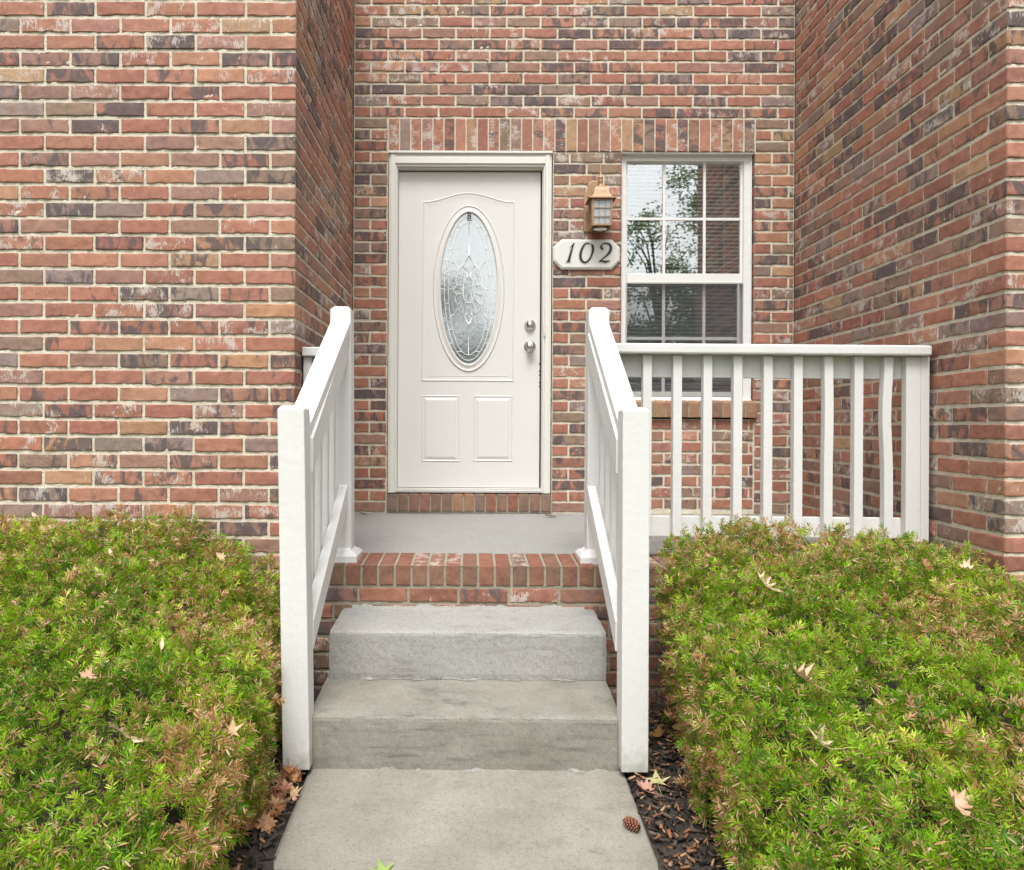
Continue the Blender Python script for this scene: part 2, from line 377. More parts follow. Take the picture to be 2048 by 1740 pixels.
# ------------------------------------------------------------------ bricks
PAL = np.array([[.330, .108, .070], [.285, .088, .060], [.365, .135, .088], [.395, .175, .098], [.255, .125, .105],
                [.195, .125, .098], [.205, .150, .155], [.40, .22, .125], [.300, .130, .105]])
PAL = PAL*np.array([1.20, 1.26, 1.10])+.016
PAL = PAL*.90+.10*PAL.mean(1, keepdims=True)
PALW = np.array([.22, .15, .15, .10, .10, .10, .07, .04, .07]); PALW /= PALW.sum()
CZ = .07           # course height
BL = .21           # brick module
JT = .0115         # upright joint
BJ = .0140         # bed joint
class Bricks:
    def __init__(s): s.V = []; s.Q = []; s.C = []; s.B = []; s.UV = []; s.MI = []; s.n = 0
    def add(s, V, Q, C_, B, UV, mi):
        s.V.append(V); s.Q.append(Q+s.n); s.C.append(C_); s.B.append(B); s.UV.append(UV); s.MI.append(np.full(len(Q), mi)); s.n += len(V)
    def brick(s, o, U, Vd, N, L, H, nu=None, col=None, bm=None, soft=1.0, along='u', rag=1.0, tight=(0, 0)):
        """one brick face: o lower-left corner incl. no joint, U along, Vd up, N outward"""
        o, U, Vd, N = (np.array(a, float) for a in (o, U, Vd, N))
        nu = nu or max(5, int(L/.016)); nv = max(5, int(H/.013))
        def axis(n, L):
            t = np.linspace(0, 1, n); t = np.concatenate(([0], [min(.12, .0028/L)], t[1:-1], [1-min(.12, .0028/L)], [1])); return np.sort(t)
        a, b = axis(nu, L), axis(nv, H); A, B_ = np.meshgrid(a, b, indexing='ij')
        ph = rng.uniform(0, 6.28, 12); k = rng.uniform(18, 60, 6)
        S, T = A*L, B_*H
        if along == 'v': S, T = T, S
        wav = lambda q, p0, p1, p2: (np.sin(q*k[0]+p0)+.7*np.sin(q*k[1]*1.7+p1)+.5*np.sin(q*k[2]*3.1+p2))/2.2
        tear = np.clip(wav(A*L, *ph[1:4])*1.6-.35, 0, 1)*.0035*(rng.random() < .6)
        bot = (.0014+.0016*wav(A*L, *ph[:3])+tear+.0008*rng.standard_normal(A.shape[0])[:, None])*rag
        top = (.0006+.0009*wav(A*L, *ph[3:6])+.0006*rng.standard_normal(A.shape[0])[:, None])*rag
        lf = (.0006+.0009*wav(B_*H, *ph[6:9]))*rag*(0 if tight[0] else 1); rg = (.0006+.0009*wav(B_*H, *ph[9:12]))*rag*(0 if tight[1] else 1)
        s_ = A*L + lf*(1-A)-rg*A; t_ = B_*H + bot*(1-B_)**2 - top*B_**2
        ed = np.minimum(np.minimum(A*L if not tight[0] else A*0+1, (1-A)*L if not tight[1] else A*0+1), np.minimum(B_*H, (1-B_)*H))
        rnd = -.0004*np.exp(-ed/.0008)
        d = .0006+.0007*(np.sin(S*k[3]+ph[0]+T*40)+np.sin(T*k[4]*1.5+ph[4])*np.sin(S*k[5]+ph[5]))*soft + rnd + .0007*rng.standard_normal(A.shape)*soft
        d += np.clip(rng.normal(0, .0010), -.0015, .002) + rng.normal(0, .006)*(A-.5)*L*soft
        if rng.random() < .18:      # torn crease near the lower edge
            d -= .0028*soft*np.exp(-((B_*H-(.014+.007*wav(A*L, *ph[2:5])))/.0035)**2)*(np.sin(A*9+ph[7]) > -.2)
        P = o+s_[..., None]*U+t_[..., None]*Vd+d[..., None]*N
        n, m = A.shape
        idx = np.arange(n*m).reshape(n, m)
        Q = np.stack([idx[:-1, :-1], idx[1:, :-1], idx[1:, 1:], idx[:-1, 1:]], -1).reshape(-1, 4)
        ring = np.concatenate([idx[:, 0], idx[-1, 1:], idx[-2::-1, -1], idx[0, -2:0:-1]])
        Pf = P.reshape(-1, 3); sk = Pf[ring]-.014*N; k0 = n*m; r = len(ring)
        i = np.arange(r); Qs = np.stack([ring[i], k0+i, k0+(i+1) % r, ring[(i+1) % r]], -1)
        V_ = np.vstack([Pf, sk]); off = rng.uniform(0, 60, 2)
        uu = np.stack([S.ravel()+off[0], T.ravel()+off[1]], -1); UVs = np.vstack([uu, uu[ring]+.01])
        if col is None:
            col = PAL[rng.choice(len(PAL), p=PALW)]*rng.uniform(.86, 1.14)*rng.uniform(.94, 1.06, 3)
        if bm is None:
            bm = np.array([rng.choice([0, .3, .75, 1], p=[.36, .2, .26, .18])*rng.uniform(.85, 1.12), rng.choice([0, .5, 1.0], p=[.42, .30, .28]), rng.random()])
        s.add(V_, np.vstack([Q, Qs]), np.tile(col, (len(V_), 1)), np.tile(bm, (len(V_), 1)), UVs, 0)
        return col, bm
    def quad(s, p0, p1, p2, p3):
        V_ = np.array([p0, p1, p2, p3], float)
        s.add(V_, np.array([[0, 1, 2, 3]]), np.ones((4, 3))*.5, np.zeros((4, 3)), np.zeros((4, 2)), 1)
    def mortar(s, o, U, Vd, N, u0, u1, v0, v1, depth=.0043):
        """wavy struck-mortar sheet"""
        o, U, Vd, N = (np.array(a, float) for a in (o, U, Vd, N))
        nu = max(2, int((u1-u0)/.014)); nv = max(2, int((v1-v0)/.014))
        A, B_ = np.meshgrid(np.linspace(u0, u1, nu+1), np.linspace(v0, v1, nv+1), indexing='ij')
        d = -depth+.0011*rng.standard_normal(A.shape)
        P = (o+A[..., None]*U+B_[..., None]*Vd+d[..., None]*N).reshape(-1, 3)
        idx = np.arange(P.shape[0]).reshape(nu+1, nv+1)
        Q = np.stack([idx[:-1, :-1], idx[1:, :-1], idx[1:, 1:], idx[:-1, 1:]], -1).reshape(-1, 4)
        k = len(P); s.add(P, Q, np.ones((k, 3))*.5, np.zeros((k, 3)), np.zeros((k, 2)), 1)
    def region(s, o, U, N, u0, u1, n0, n1, phase=0, corner=None, mort=True, store=None):
        """running bond between u0 and u1 in courses n0..n1-1; phase = where a full brick starts in even courses"""
        Z = (0, 0, 1); oo = np.array(o, float); Un = np.array(U, float)
        for n in range(n0, n1):
            st = u0-3*BL+((phase+(BL/2 if n % 2 else 0)-u0) % BL)
            a = st
            while a < u1-.001:
                x0, x1 = max(a, u0), min(a+BL, u1)
                if x1-x0 > .03:
                    l = x0+(JT/2 if x0 > u0+1e-6 or corner is None or 'l' not in corner else 0)
                    r = x1-(JT/2 if x1 < u1-1e-6 or corner is None or 'r' not in corner else 0)
                    tl = (l == x0, r == x1)
                    jz = rng.normal(0, .0008)
                    key = None; col = bm = None
                    if store is not None and (tl[0] or tl[1]):
                        col, bm = store.get(n, (None, None))
                    c_ = s.brick(oo+Un*l+np.array([0, 0, n*CZ+BJ/2+jz]), U, Z, N, r-l, CZ-BJ, col=col, bm=bm, tight=tl)
                    if store is not None and (tl[0] or tl[1]): store[n] = c_
                a += BL
        if mort: s.mortar(o, U, Z, N, u0, u1, n0*CZ, n1*CZ)
    def build(s, name, parent, mats=None, tint=(1, 1, 1)):
        return np_mesh(name, np.vstack(s.V), np.vstack(s.Q), mats or [MB, MM], parent, np.vstack(s.C)*np.array(tint), np.vstack(s.UV), np.vstack(s.B), np.concatenate(s.MI))

XL, XR, YLF, YRF = -.745, 1.985, -1.54, -1.866
NTOP = 50; NBOT = -10
house = empty('brick_house', (.6, .5, 0), 'red and brown brick house front with a recessed entry, cream door and one window', 'house')
# back wall of the recess, laid around the door and the window
b = Bricks(); X1, Z1 = (1, 0, 0), (0, 0, 1); Nb = (0, -1, 0)
DX0, DX1, WX0, WX1 = -.530, .490, .915, 1.740
OB = (0, 0, 0)
b.region(OB, X1, Nb, XL, DX0, 0, 35, phase=XL)
b.region(OB, X1, Nb, DX1, WX0, 0, 32, phase=DX1)
b.region(OB, X1, Nb, WX1, XR, 0, 35, phase=WX1)
b.region((0, 0, .028), X1, Nb, WX0, WX1, 0, 8, phase=WX0+.06); b.mortar(OB, X1, Z1, Nb, WX0, WX1, 0, .028, .003)
b.region(OB, X1, Nb, XL, XR, 35, NTOP, phase=XL)
b.region(OB, X1, Nb, XL, XR, NBOT, 0, phase=XL)
# window reveals: brick ends turning into the opening
for n in range(8, 32):
    for x, sgn in ((WX0, 1), (WX1, -1)):
        b.brick((x, .001, n*CZ+JT/2), (0, 1, 0), Z1, (sgn, 0, 0), .075, CZ-JT)
for x, sgn in ((WX0, 1), (WX1, -1)): b.mortar((x, 0, 0), (0, 1, 0), Z1, (sgn, 0, 0), 0, .09, 8*CZ, 32*CZ, .004)
for x, sgn in ((DX0, 1), (DX1, -1)): b.mortar((x, 0, 0), (0, 1, 0), Z1, (sgn, 0, 0), 0, .09, 0, 32*CZ, .004)
b.build('wall', house)
# soldier course over door and window
b = Bricks(); n = 33; pitch = (WX1-DX0)/n
for i in range(n):
    x = DX0+i*pitch
    b.brick((x+JT/2*.8, -.004, 32*CZ+.004), X1, Z1, Nb, pitch-JT*.8, 3*CZ-.012, along='v', rag=.5)
b.mortar((0, -.002, 0), X1, Z1, Nb, DX0, WX1, 32*CZ+.003, 35*CZ-.001)
b.quad((DX0, 0, 32*CZ+.003), (WX1, 0, 32*CZ+.003), (WX1, .1, 32*CZ+.003), (DX0, .1, 32*CZ+.003))
b.build('soldier_course', house)
# left block: front face and return into the recess
b = Bricks(); st = {}
b.region((0, YLF, 0), X1, Nb, -3.265+.0, XL, NBOT, NTOP, phase=XL, corner='r', store=st)
b.region((XL, YLF, 0), (0, 1, 0), (1, 0, 0), 0, -YLF, NBOT, NTOP, phase=BL/2, corner='l', store=st)
wl_ = b.build('wall', house); wl_['label'] = 'projecting left brick wall with its return into the entry'
b = Bricks(); st = {}
b.region((0, YRF, 0), X1, Nb, XR, 4.0, NBOT, NTOP, phase=XR, corner='l', store=st)
b.region((XR, 0, 0), (0, -1, 0), (-1, 0, 0), 0, -YRF, NBOT, NTOP, phase=-YRF-BL*8-BL/2, corner='r', store=st)
wr_ = b.build('wall', house); wr_['label'] = 'projecting right brick wall with its return into the entry'
# upper storey body, closed backs and a dark room behind the glass
mb = MBd(); ZT = NTOP*CZ
mb.box(-3.265, XL-.02, YLF+.02, 3.5, -.8, ZT); mb.box(XR+.02, 4.0, YRF+.02, 3.5, -.8, ZT)
mb.box(XL-.015, XR+.015, .012, 3.45, ZT-.35, ZT-.002); mb.box(XL-.015, XR+.015, 2.2, 3.46, -.8, ZT-.36)
mb.box(XL-.012, DX0-.012, .012, 2.19, -.79, ZT-.37); mb.box(DX1+.012, WX0-.012, .012, .3, -.79, ZT-.37)
mb.box(WX1+.012, XR+.012, .012, 2.19, -.79, ZT-.37); mb.box(DX0-.01, DX1+.01, .14, .3, -.79, ZT-.371); mb.box(WX0-.01, WX1+.01, .012, .3, -.79, 8*CZ-.01)
mb.box(DX0-.011, WX1+.011, .012, 2.18, ZT-.73, ZT-.372)
mb.box(DX0-.011, WX1+.011, .31, 2.18, -.78, -.3)
mb.build('inner_wall', [ROOMM], house)
# lintel undersides
mb = MBd(); mb.box(WX0+.003, WX1-.003, .004, .085, 32*CZ-.006, 32*CZ+.001); mb.box(DX0+.003, DX1-.003, .006, .10, 32*CZ-.004, 32*CZ+.001)
mb.build('lintel', [TRIM], house)
# door-step row of upright brick ends under the threshold
b = Bricks(); n = 15; pitch = (DX1-DX0)/n
for i in range(n):
    x = DX0+i*pitch; cc = PAL[rng.choice([0, 1, 5, 6, 7, 4, 8])]*np.array([.70, .66, .62])
    c_, m_ = b.brick((x+JT*.45, -.012, .012), X1, Z1, Nb, pitch-JT*.9, .103, col=cc, bm=np.array([.2, .2, 0]), soft=.4, rag=.5)
    b.brick((x+JT*.45, -.012, .116), X1, (0, 1, 0), Z1, pitch-JT*.9, .07, col=cc, bm=m_, soft=.3, rag=.3)
b.mortar((0, -.010, 0), X1, Z1, Nb, DX0, DX1, .0, .115)
b.mortar((0, -.010, .114), X1, (0, 1, 0), Z1, DX0, DX1, 0, .08)
b.build('door_step_bricks', house, [MB, MD])
# window sill of sloping brick ends
b = Bricks(); n = 12; s0, s1 = WX0-.005, WX1+.01; pitch = (s1-s0)/n
sv = np.array((0, .075, .018)); sv = sv/np.linalg.norm(sv); sn = np.array((0, -sv[2], sv[1]))
for i in range(n):
    x = s0+i*pitch; cc = PAL[rng.choice([3, 7, 4, 0, 7, 3])]*np.array([.85, .78, .66])
    b.brick((x+JT*.45, -.032, .597), X1, Z1, Nb, pitch-JT*.9, .092, col=cc, bm=np.array([.25, .1, 0]), soft=.4, rag=.5)
    b.brick((x+JT*.45, -.032, .690), X1, sv, sn, pitch-JT*.9, .10, col=cc, bm=np.array([.25, .1, 0]), soft=.3, rag=.3)
b.mortar((0, -.030, 0), X1, Z1, Nb, s0, s1, .599, .688)
b.mortar((0, -.030, .688), X1, sv, sn, s0, s1, 0, .10)
b.quad((s0, -.028, .598), (s1, -.028, .598), (s1, .01, .598), (s0, .01, .598))
for x, q in ((s0, -1), (s1, 1)): b.quad((x, -.03, .598), (x, .01, .598), (x, .01, .70), (x, -.03, .69))
b.build('window_sill', house, [MB, MD], (.82, .86, .9))

# ------------------------------------------------------------------ door
def zz(z, y): return .539+(z-.539)*(4.695+y)/4.695      # size of a thing measured in the wall plane, moved back by y
def xx(x, y): return x*(4.695+y)/4.695
mb = MBd()
FX0, FX1, FZ0, FZ1 = DX0+.004, DX1-.006, .122, 2.238
SX0, SX1, SZ0, SZ1 = -.470, .420, .152, 2.135
path = [(FX0, FZ0), (FX1, FZ0), (FX1, FZ1), (FX0, FZ1)]
# brick mould: three legs, mitred look from stepped strips
for (o0, o1, y0, y1) in ((0, .012, .004, .10), (.012, .040, -.004, .10), (.040, .050, .006, .10), (.050, .0545, .024, .10)):
    mb.box(FX0+o0, FX0+o1, y0, y1, FZ0, FZ1-o0); mb.box(FX1-o1, FX1-o0, y0, y1, FZ0, FZ1-o0)
    mb.box(FX0+o1, FX1-o1, y0, y1, FZ1-o1*1.5-.012, FZ1-o0*1.5-(.012 if o0 else 0))
mb.box(FX0-.004, FX1+.004, -.012, .02, FZ1-.010, FZ1+.004)
mb.build('door_frame', [TRIM], house, bevel=.0025)
mb = MBd(); mb.box(FX0+.045, FX1-.045, .012, .11, .123, .140); mb.box(FX0+.050, FX1-.050, .035, .11, .140, .149)
mb.build('threshold', [mat_plain('pale_aluminium', (.62, .61, .58), .4, .4)], house, bevel=.002)
DY = .066
door = MBd()
xc, zc, oa, ob = xx(-.0275, DY), zz(1.391, DY), .181, .478
NS = 64
ell = lambda a, b_, n=NS: [(xc+a*cos(2*pi*i/n), zc+b_*sin(2*pi*i/n)) for i in range(n)]
# slab front with an oval hole: fan of quads between the ellipse and the slab rectangle
e = ell(oa+.006, ob+.006); rect = []
for i in range(NS):
    a = 2*pi*i/NS; dx, dz = cos(a)*(oa), sin(a)*(ob)
    t = min(((SX1-xc)/dx if dx > 1e-9 else (SX0-xc)/dx if dx < -1e-9 else 1e9), ((SZ1-zc)/dz if dz > 1e-9 else (SZ0-zc)/dz if dz < -1e-9 else 1e9))
    rect.append((xc+dx*t, zc+dz*t))
corners = [(SX1, SZ1), (SX0, SZ1), (SX0, SZ0), (SX1, SZ0)]
vs = [(x, DY, z) for x, z in e]+[(x, DY, z) for x, z in rect]
fs = []
for i in range(NS):
    j = (i+1) % NS; f = [i, NS+i]
    for c in corners:
        x0, z0 = rect[i]; x1, z1 = rect[j]
        if abs(x0-x1) > 1e-6 and abs(z0-z1) > 1e-6 and min(x0, x1)-1e-6 <= c[0] <= max(x0, x1)+1e-6 and min(z0, z1)-1e-6 <= c[1] <= max(z0, z1)+1e-6:
            vs.append((c[0], DY, c[1])); f.append(len(vs)-1)
    f += [NS+j, j]; fs.append(tuple(f))
door.add(vs, fs)
door.box(SX0, SX1, DY+.02, DY+.045, SZ0, zc-ob-.02); door.box(SX0, SX1, DY+.02, DY+.045, zc+ob+.02, SZ1)
door.box(SX0, xc-oa-.02, DY+.0201, DY+.0449, zc-ob-.021, zc+ob+.021); door.box(xc+oa+.02, SX1, DY+.0201, DY+.0449, zc-ob-.021, zc+ob+.021)
for a, b_ in ((SX0, SX0+.0005), (SX1-.0005, SX1)): door.box(a, b_, DY+.0002, DY+.02, SZ0, SZ1)
door.box(SX0, SX1, DY+.0003, DY+.02, SZ0, SZ0+.0005); door.box(SX0, SX1, DY+.0003, DY+.02, SZ1-.0005, SZ1)
# oval moulding
door.sweep(ell(oa+.046, ob+.046), [(0, -.0005), (.003, .006), (.007, .009), (.011, .006), (.014, .0045), (.024, .0055), (.034, .010), (.041, .0125), (.046, .009), (.048, -.012)], DY, cap=False)
# panel mouldings
def raised(x0, x1, z0, z1):
    door.sweep([(x0, z0), (x1, z0), (x1, z1), (x0, z1)], [(-.001, -.0005), (.0, .003), (.004, .0045), (.009, .0006), (.013, .0006), (.030, .0065), (.032, .0065)], DY)
raised(xx(-.316, DY), xx(-.081, DY), zz(.318, DY), zz(.727, DY)); raised(xx(.007, DY), xx(.247, DY), zz(.321, DY), zz(.726, DY))
tp = [(-.318, .817), (.253, .817), (.253, 1.931)]
tp += [(.253-(.571)*t, 1.931+(.054)*(sin(pi*min(1, max(0, (t-.06)/.88)))**1.6)) for t in np.linspace(.04, .96, 24)] + [(-.312, 1.931)]
tp = [(xx(x, DY), zz(z, DY)) for x, z in tp]
door.sweep(tp, [(-.001, -.0005), (.0, .003), (.004, .0048), (.008, .002), (.014, .0012), (.028, .0008)], DY, cap=False)
bl = [(xx(-.318+.03, DY), zz(.817+.03, DY)), (xx(.253-.03, DY), zz(.817+.03, DY)), (xx(.253-.03, DY), zz(.817+.034, DY)), (xx(-.318+.03, DY), zz(.817+.034, DY))]
door.sweep(bl, [(0, -.0005), (.0015, .0022)], DY)
for k in range(5):     # chipped paint down the lock edge
    z = zz(.93-.035*k-.01*(k % 2), DY); door.box(SX1-.004, SX1+.0006, DY-.0006, DY+.01, z-.010, z, 1)
dobj = door.build('door', [DOORW, DARK], house)
mb = MBd(); mb.box(SX0-.012, SX1+.012, DY+.03, DY+.0455, SZ0-.004, SZ1+.010); mb.box(SX0-.004, SX1+.004, DY+.046, DY+.05, .15, 2.15)
mb.build('weather_strip', [DARK], house)
mb = MBd(); mb.poly(ell(oa+.004, ob+.004), DY+.006, DY+.010); mb.build('door_glass', [OVALG], dobj)
# leaded came pattern
mb = MBd(); GY = DY+.004
K = lambda px, py: (xc+(px-382)/278*oa, GY, zc-(py-858)/735*ob)
def line(pts, r=.0019, closed=False): mb.tube([K(*p) for p in pts], r, 6, closed=closed, flat=.8)
def both(pts, **k): line(pts, **k); line([(764-x, y) for x, y in pts], **k)
for a, b_ in ((.85, .945), (.705, .875)):
    line([(382+278*a*cos(2*pi*i/60), 858+735*b_*sin(2*pi*i/60)) for i in range(60)], closed=True)
line([(382+276*cos(2*pi*i/60), 858+733*sin(2*pi*i/60)) for i in range(60)], r=.0028, closed=True)
def ex(a, b_, y): return 278*a*math.sqrt(max(0, 1-((y-858)/(735*b_))**2))
for y in (340, 585, 860, 1140, 1385): both([(382-ex(1, 1, y), y), (382-ex(.85, .945, y), y)])
for y in (262, 475, 730, 1000, 1255, 1468): both([(382-ex(.85, .945, y), y), (382-ex(.705, .875, y), y)])
line([(382, 215), (382, 540)]); line([(382, 1200), (382, 1502)])
outl = [(382, 540), (330, 632), (290, 672), (266, 740), (256, 785), (270, 822), (318, 832)]
both(outl, r=.0029); both([(318, 832), (268, 818), (232, 862), (264, 916), (322, 902)], r=.0029)
both([(264, 916), (248, 950), (252, 985), (270, 1015), (330, 962)], r=.0029); both([(270, 1015), (276, 1062), (318, 1098), (352, 1000)], r=.0029); both([(318, 1098), (382, 1202)], r=.0029)
both([(330, 640), (372, 740)]); both([(290, 735), (338, 772)]); both([(382, 1060), (352, 1110)])
line([(382+56*cos(2*pi*i/28), 868+130*sin(2*pi*i/28)) for i in range(28)], closed=True, r=.0024)
both([(290, 662), (222, 600)]); both([(232, 862), (382-ex(.705, .875, 862), 862)]); both([(276, 1066), (200, 1138)])
mb.build('leaded_pattern', [CAME], dobj, smooth=True)
# small letter plate at the top of the glass
mb = MBd(); px0, px1, pz0, pz1 = xc-.015, xc+.018, zz(1.816, DY), zz(1.866, DY)
mb.box(px0, px1, DY-.004, DY+.005, pz0, pz1, 0)
bx, bz, hh = px0+.0095, pz0+.006, (pz1-pz0-.012)
mb.box(bx-.004, bx+.003, DY-.0072, DY-.004, bz, bz+hh, 2)
mb.box(bx-.006, bx+.005, DY-.0070, DY-.004, bz, bz+.004, 2); mb.box(bx-.006, bx+.005, DY-.0071, DY-.004, bz+hh-.004, bz+hh, 2)
for a, c_ in ((0, .53), (.47, 1)):
    z0, z1 = bz+hh*a+.002, bz+hh*c_-.002
    P = [(bx+.002, z0)]+[(bx+.007+.0085*sin(t), (z0+z1)/2-(z1-z0)/2*cos(t)) for t in np.linspace(0, pi, 9)]+[(bx+.002, z1)]
    mb.ribbon(P, [.0032]+[.0035+.0028*sin(t) for t in np.linspace(0, pi, 9)]+[.0032], DY-.0074-.0002*a, DY-.004, 2)
mb.build('letter_plate', [mat_plain('dull_silver', (.55, .54, .52), .35, .3), STEEL, BLACK], dobj, bevel=0)
# deadbolt and knob
for nm, zc_, prof in (('deadbolt', 1.165, [(.036, 0), (.036, -.006), (.031, -.015), (.024, -.020), (.023, -.026), (.0, -.027)]),
                      ('knob', 1.033, [(.038, 0), (.037, -.004), (.030, -.009), (.016, -.012), (.015, -.028), (.026, -.034), (.0305, -.046), (.029, -.058), (.020, -.066), (.0, -.067)])):
    mb = MBd(); cx_, cz_ = xx(.353, DY), zz(zc_, DY)
    mb.lathe([(r, DY+y) for r, y in prof], cx_, 0, 28, 0, 'y', cz_)
    yy = DY+prof[-1][1]; mb.lathe([(.009, yy+.0005), (.009, yy-.0012), (0, yy-.0014)], cx_, 0, 16, 0, 'y', cz_); mb.box(cx_-.001, cx_+.001, yy-.0020, yy-.001, cz_-.005, cz_+.005, 1)
    mb.build(nm, [STEEL, DARK], dobj, smooth=True)
# doorbell on the frame
bell = MBd(); bell.box(.438, .451, -.010, -.004, 1.095, 1.165); bell.box(.4415, .4475, -.0125, -.010, 1.112, 1.148, 1)
bo = bell.build('doorbell', [mat_plain('ivory_plastic', (.66, .62, .50), .4), VINYL], None, bevel=.001)
tag(bo, 'narrow ivory doorbell button on the frame to the right of the door', 'doorbell')

# ------------------------------------------------------------------ window
win = MBd(); WY = .042
gx0, gx1 = xx(.955, WY), xx(1.661, WY)
zt, zb = 2.240, .700
wx0, wx1 = WX0+.006, WX1-.004
win.box(wx0, gx0-.010, WY, WY+.09, zb, zt); win.box(gx1+.012, wx1, WY, WY+.09, zb, zt)
win.box(gx0-.010, gx1+.012, WY+.0003, WY+.09, zz(2.185, WY), zt); win.box(gx0-.010, gx1+.012, WY+.0003, WY+.09, zb, zz(.725, WY))
win.box(wx0+.001, wx1-.001, WY-.02, WY+.02, zb-.006, zb+.012)
win.box(wx0+.001, wx0+.008, WY-.010, WY, zb+.012, zt-.001); win.box(wx1-.008, wx1-.001, WY-.010, WY, zb+.012, zt-.001); win.box(wx0+.008, wx1-.008, WY-.010, WY, zt-.010, zt-.001)
wo_ = win.build('window', [VINYL], house, bevel=.002)
def sash(z0, z1, y, rail, name, mulx, mulz, mw):
    mb = MBd(); a, b_ = gx0-.010, gx1+.012
    mb.box(a, gx0+.002, y, y+.03, z0, z1); mb.box(gx1-.002, b_, y, y+.03, z0, z1)
    mb.box(gx0+.002, gx1-.002, y+.0003, y+.03, z1-rail[1], z1); mb.box(gx0+.002, gx1-.002, y+.0003, y+.03, z0, z0+rail[0])
    mb.build(name, [VINYL], wo_, bevel=.0015)
    m2 = MBd()
    for x in mulx: m2.box(x-mw/2, x+mw/2, y+.004, y+.0105, z0+rail[0], z1-rail[1])
    for z in mulz: m2.box(gx0+.002, gx1-.002, y+.0045, y+.0100, z-mw/2, z+mw/2)
    m2.build('glazing_bar', [VINYL], wo_, bevel=.001)
    g = MBd(); g.box(gx0, gx1, y+.0115, y+.0145, z0+.005, z1-.005); g.build('pane', [GLASS], wo_)
y1, y2 = WY+.022, WY+.052
sash(zz(1.432, y1), zz(2.183, y1), y1, (.058, .010), 'sash', (xx(1.181, y1), xx(1.431, y1)), (zz(1.828, y1),), .017)
sash(zz(.728, y2), zz(1.47, y2), y2, (.03, .03), 'sash', (xx(1.181, y2), xx(1.431, y2)), (zz(1.087, y2),), .019)
mb = MBd(); ys = WY+.014
mb.box(gx0-.008, gx1+.010, ys, ys+.0008, zz(.735, ys), zz(1.430, ys)); mb.build('insect_screen', [SCREEN], wo_)
mb = MBd()
for (a, b_, c_, d_) in ((gx0-.009, gx0+.001, .73, 1.432), (gx1-.022, gx1-.010, .73, 1.432)): mb.box(a, b_, ys-.004, ys+.006, zz(c_, ys), zz(d_, ys))
mb.box(gx0-.009, gx1+.01, ys-.0035, ys+.006, zz(1.424, ys), zz(1.434, ys)); mb.box(gx0-.009, gx1+.01, ys-.0035, ys+.006, zz(.73, ys), zz(.75, ys))
mb.build('screen_frame', [mat_plain('grey_aluminium', (.45, .45, .43), .4, .3)], wo_, bevel=.001)
# mini blind
mb = MBd(); by = .122; z = .72; i = 0
while z < 2.20:
    tl = radians(48+3*sin(i*1.7)) ; w = .0125; sag = .0006*sin(i*2.3)
    c_, s_ = cos(tl)*w, sin(tl)*w
    vs = []
    for x in np.linspace(gx0-.02, gx1+.02, 5):
        dz = sag*cos((x-gx0)*9+i)
        vs += [(x, by-c_, z-s_+dz), (x, by, z+.0018+dz), (x, by+c_, z+s_+dz)]
    mb.add(vs, [(k*3+j, k*3+3+j, k*3+4+j, k*3+1+j) for k in range(4) for j in range(2)]); z += .0247; i += 1
mb.box(gx0-.02, gx1+.02, by-.014, by+.014, 2.195, 2.222)
for x in (gx0+.13, gx1-.13, (gx0+gx1)/2): mb.tube([(x, by-.0135, .715), (x, by-.0135, 2.2)], .0009, 4)
mb.tube([(gx1-.09, by-.018, 1.52), (gx1-.09, by-.018, 2.19)], .004, 6)
mb.build('blind', [BLIND], wo_)
for x in (xx(1.10, .09), xx(1.55, .09)):
    mb = MBd(); mb.box(x-.035, x+.035, y2-.012, y2+.0, zz(1.485, y2), zz(1.495, y2)); mb.build('sash_lock', [VINYL], wo_, bevel=.003)

# ------------------------------------------------------------------ lantern
lx, lz0, lz1 = .767, 1.742, 1.900
lan = empty('wall_lantern', (.767, 0, 1.80), 'tan copper coloured wall lantern with small frosted panes on the brick pier', 'wall lamp')
mb = MBd()
bp = [(-.068, 1.70), (.068, 1.70), (.068, 1.945), (.050, 1.985), (.043, 2.03), (.022, 2.055), (0, 2.062), (-.022, 2.055), (-.043, 2.03), (-.050, 1.985), (-.068, 1.945)]
mb.poly([(lx-.018+x, 1.80+(z-1.80)*.88+.03) for x, z in bp], -.014, -.001); mb.build('back_plate', [COPPER], lan, bevel=.004)
mb = MBd(); cy_ = -.115; 
mb.tube([(lx-.002, -.014, 2.01), (lx, -.05, 2.035), (lx, -.09, 2.03), (lx, cy_, 2.012)], .007, 8); mb.build('arm', [COPPER], lan, smooth=True)
mb = MBd(); pr = [(.081, 1.898), (.083, 1.902), (.079, 1.907), (.060, 1.916), (.051, 1.932), (.044, 1.960), (.037, 1.976), (.024, 1.990), (.011, 1.996)]
vs = [(lx+sx*r, cy_+sy*r*.95, z) for r, z in pr for sx, sy in ((-1, -1), (1, -1), (1, 1), (-1, 1))]
fs = [(i*4+k, i*4+(k+1) % 4, i*4+4+(k+1) % 4, i*4+4+k) for i in range(len(pr)-1) for k in range(4)] + [tuple((len(pr)-1)*4+k for k in range(4))]
mb.add(vs, fs); mb.build('lamp_roof', [COPPER], lan)
mb = MBd(); mb.lathe([(.014, 1.988), (.016, 1.996), (.010, 2.003), (.013, 2.012), (.016, 2.022), (.010, 2.032), (.0155, 2.040), (.0155, 2.044), (.007, 2.052), (.0065, 2.080), (.003, 2.115), (0, 2.124)], lx, cy_, 16)
mb.build('finial', [COPPER], lan, smooth=True)
cage = MBd(); side = MBd(); gl = MBd(); R1, R0 = .061, .055      # half widths at top / bottom
zt_, zb_ = 1.897, 1.741
def rr(z): return R0+(R1-R0)*(z-zb_)/(zt_-zb_)
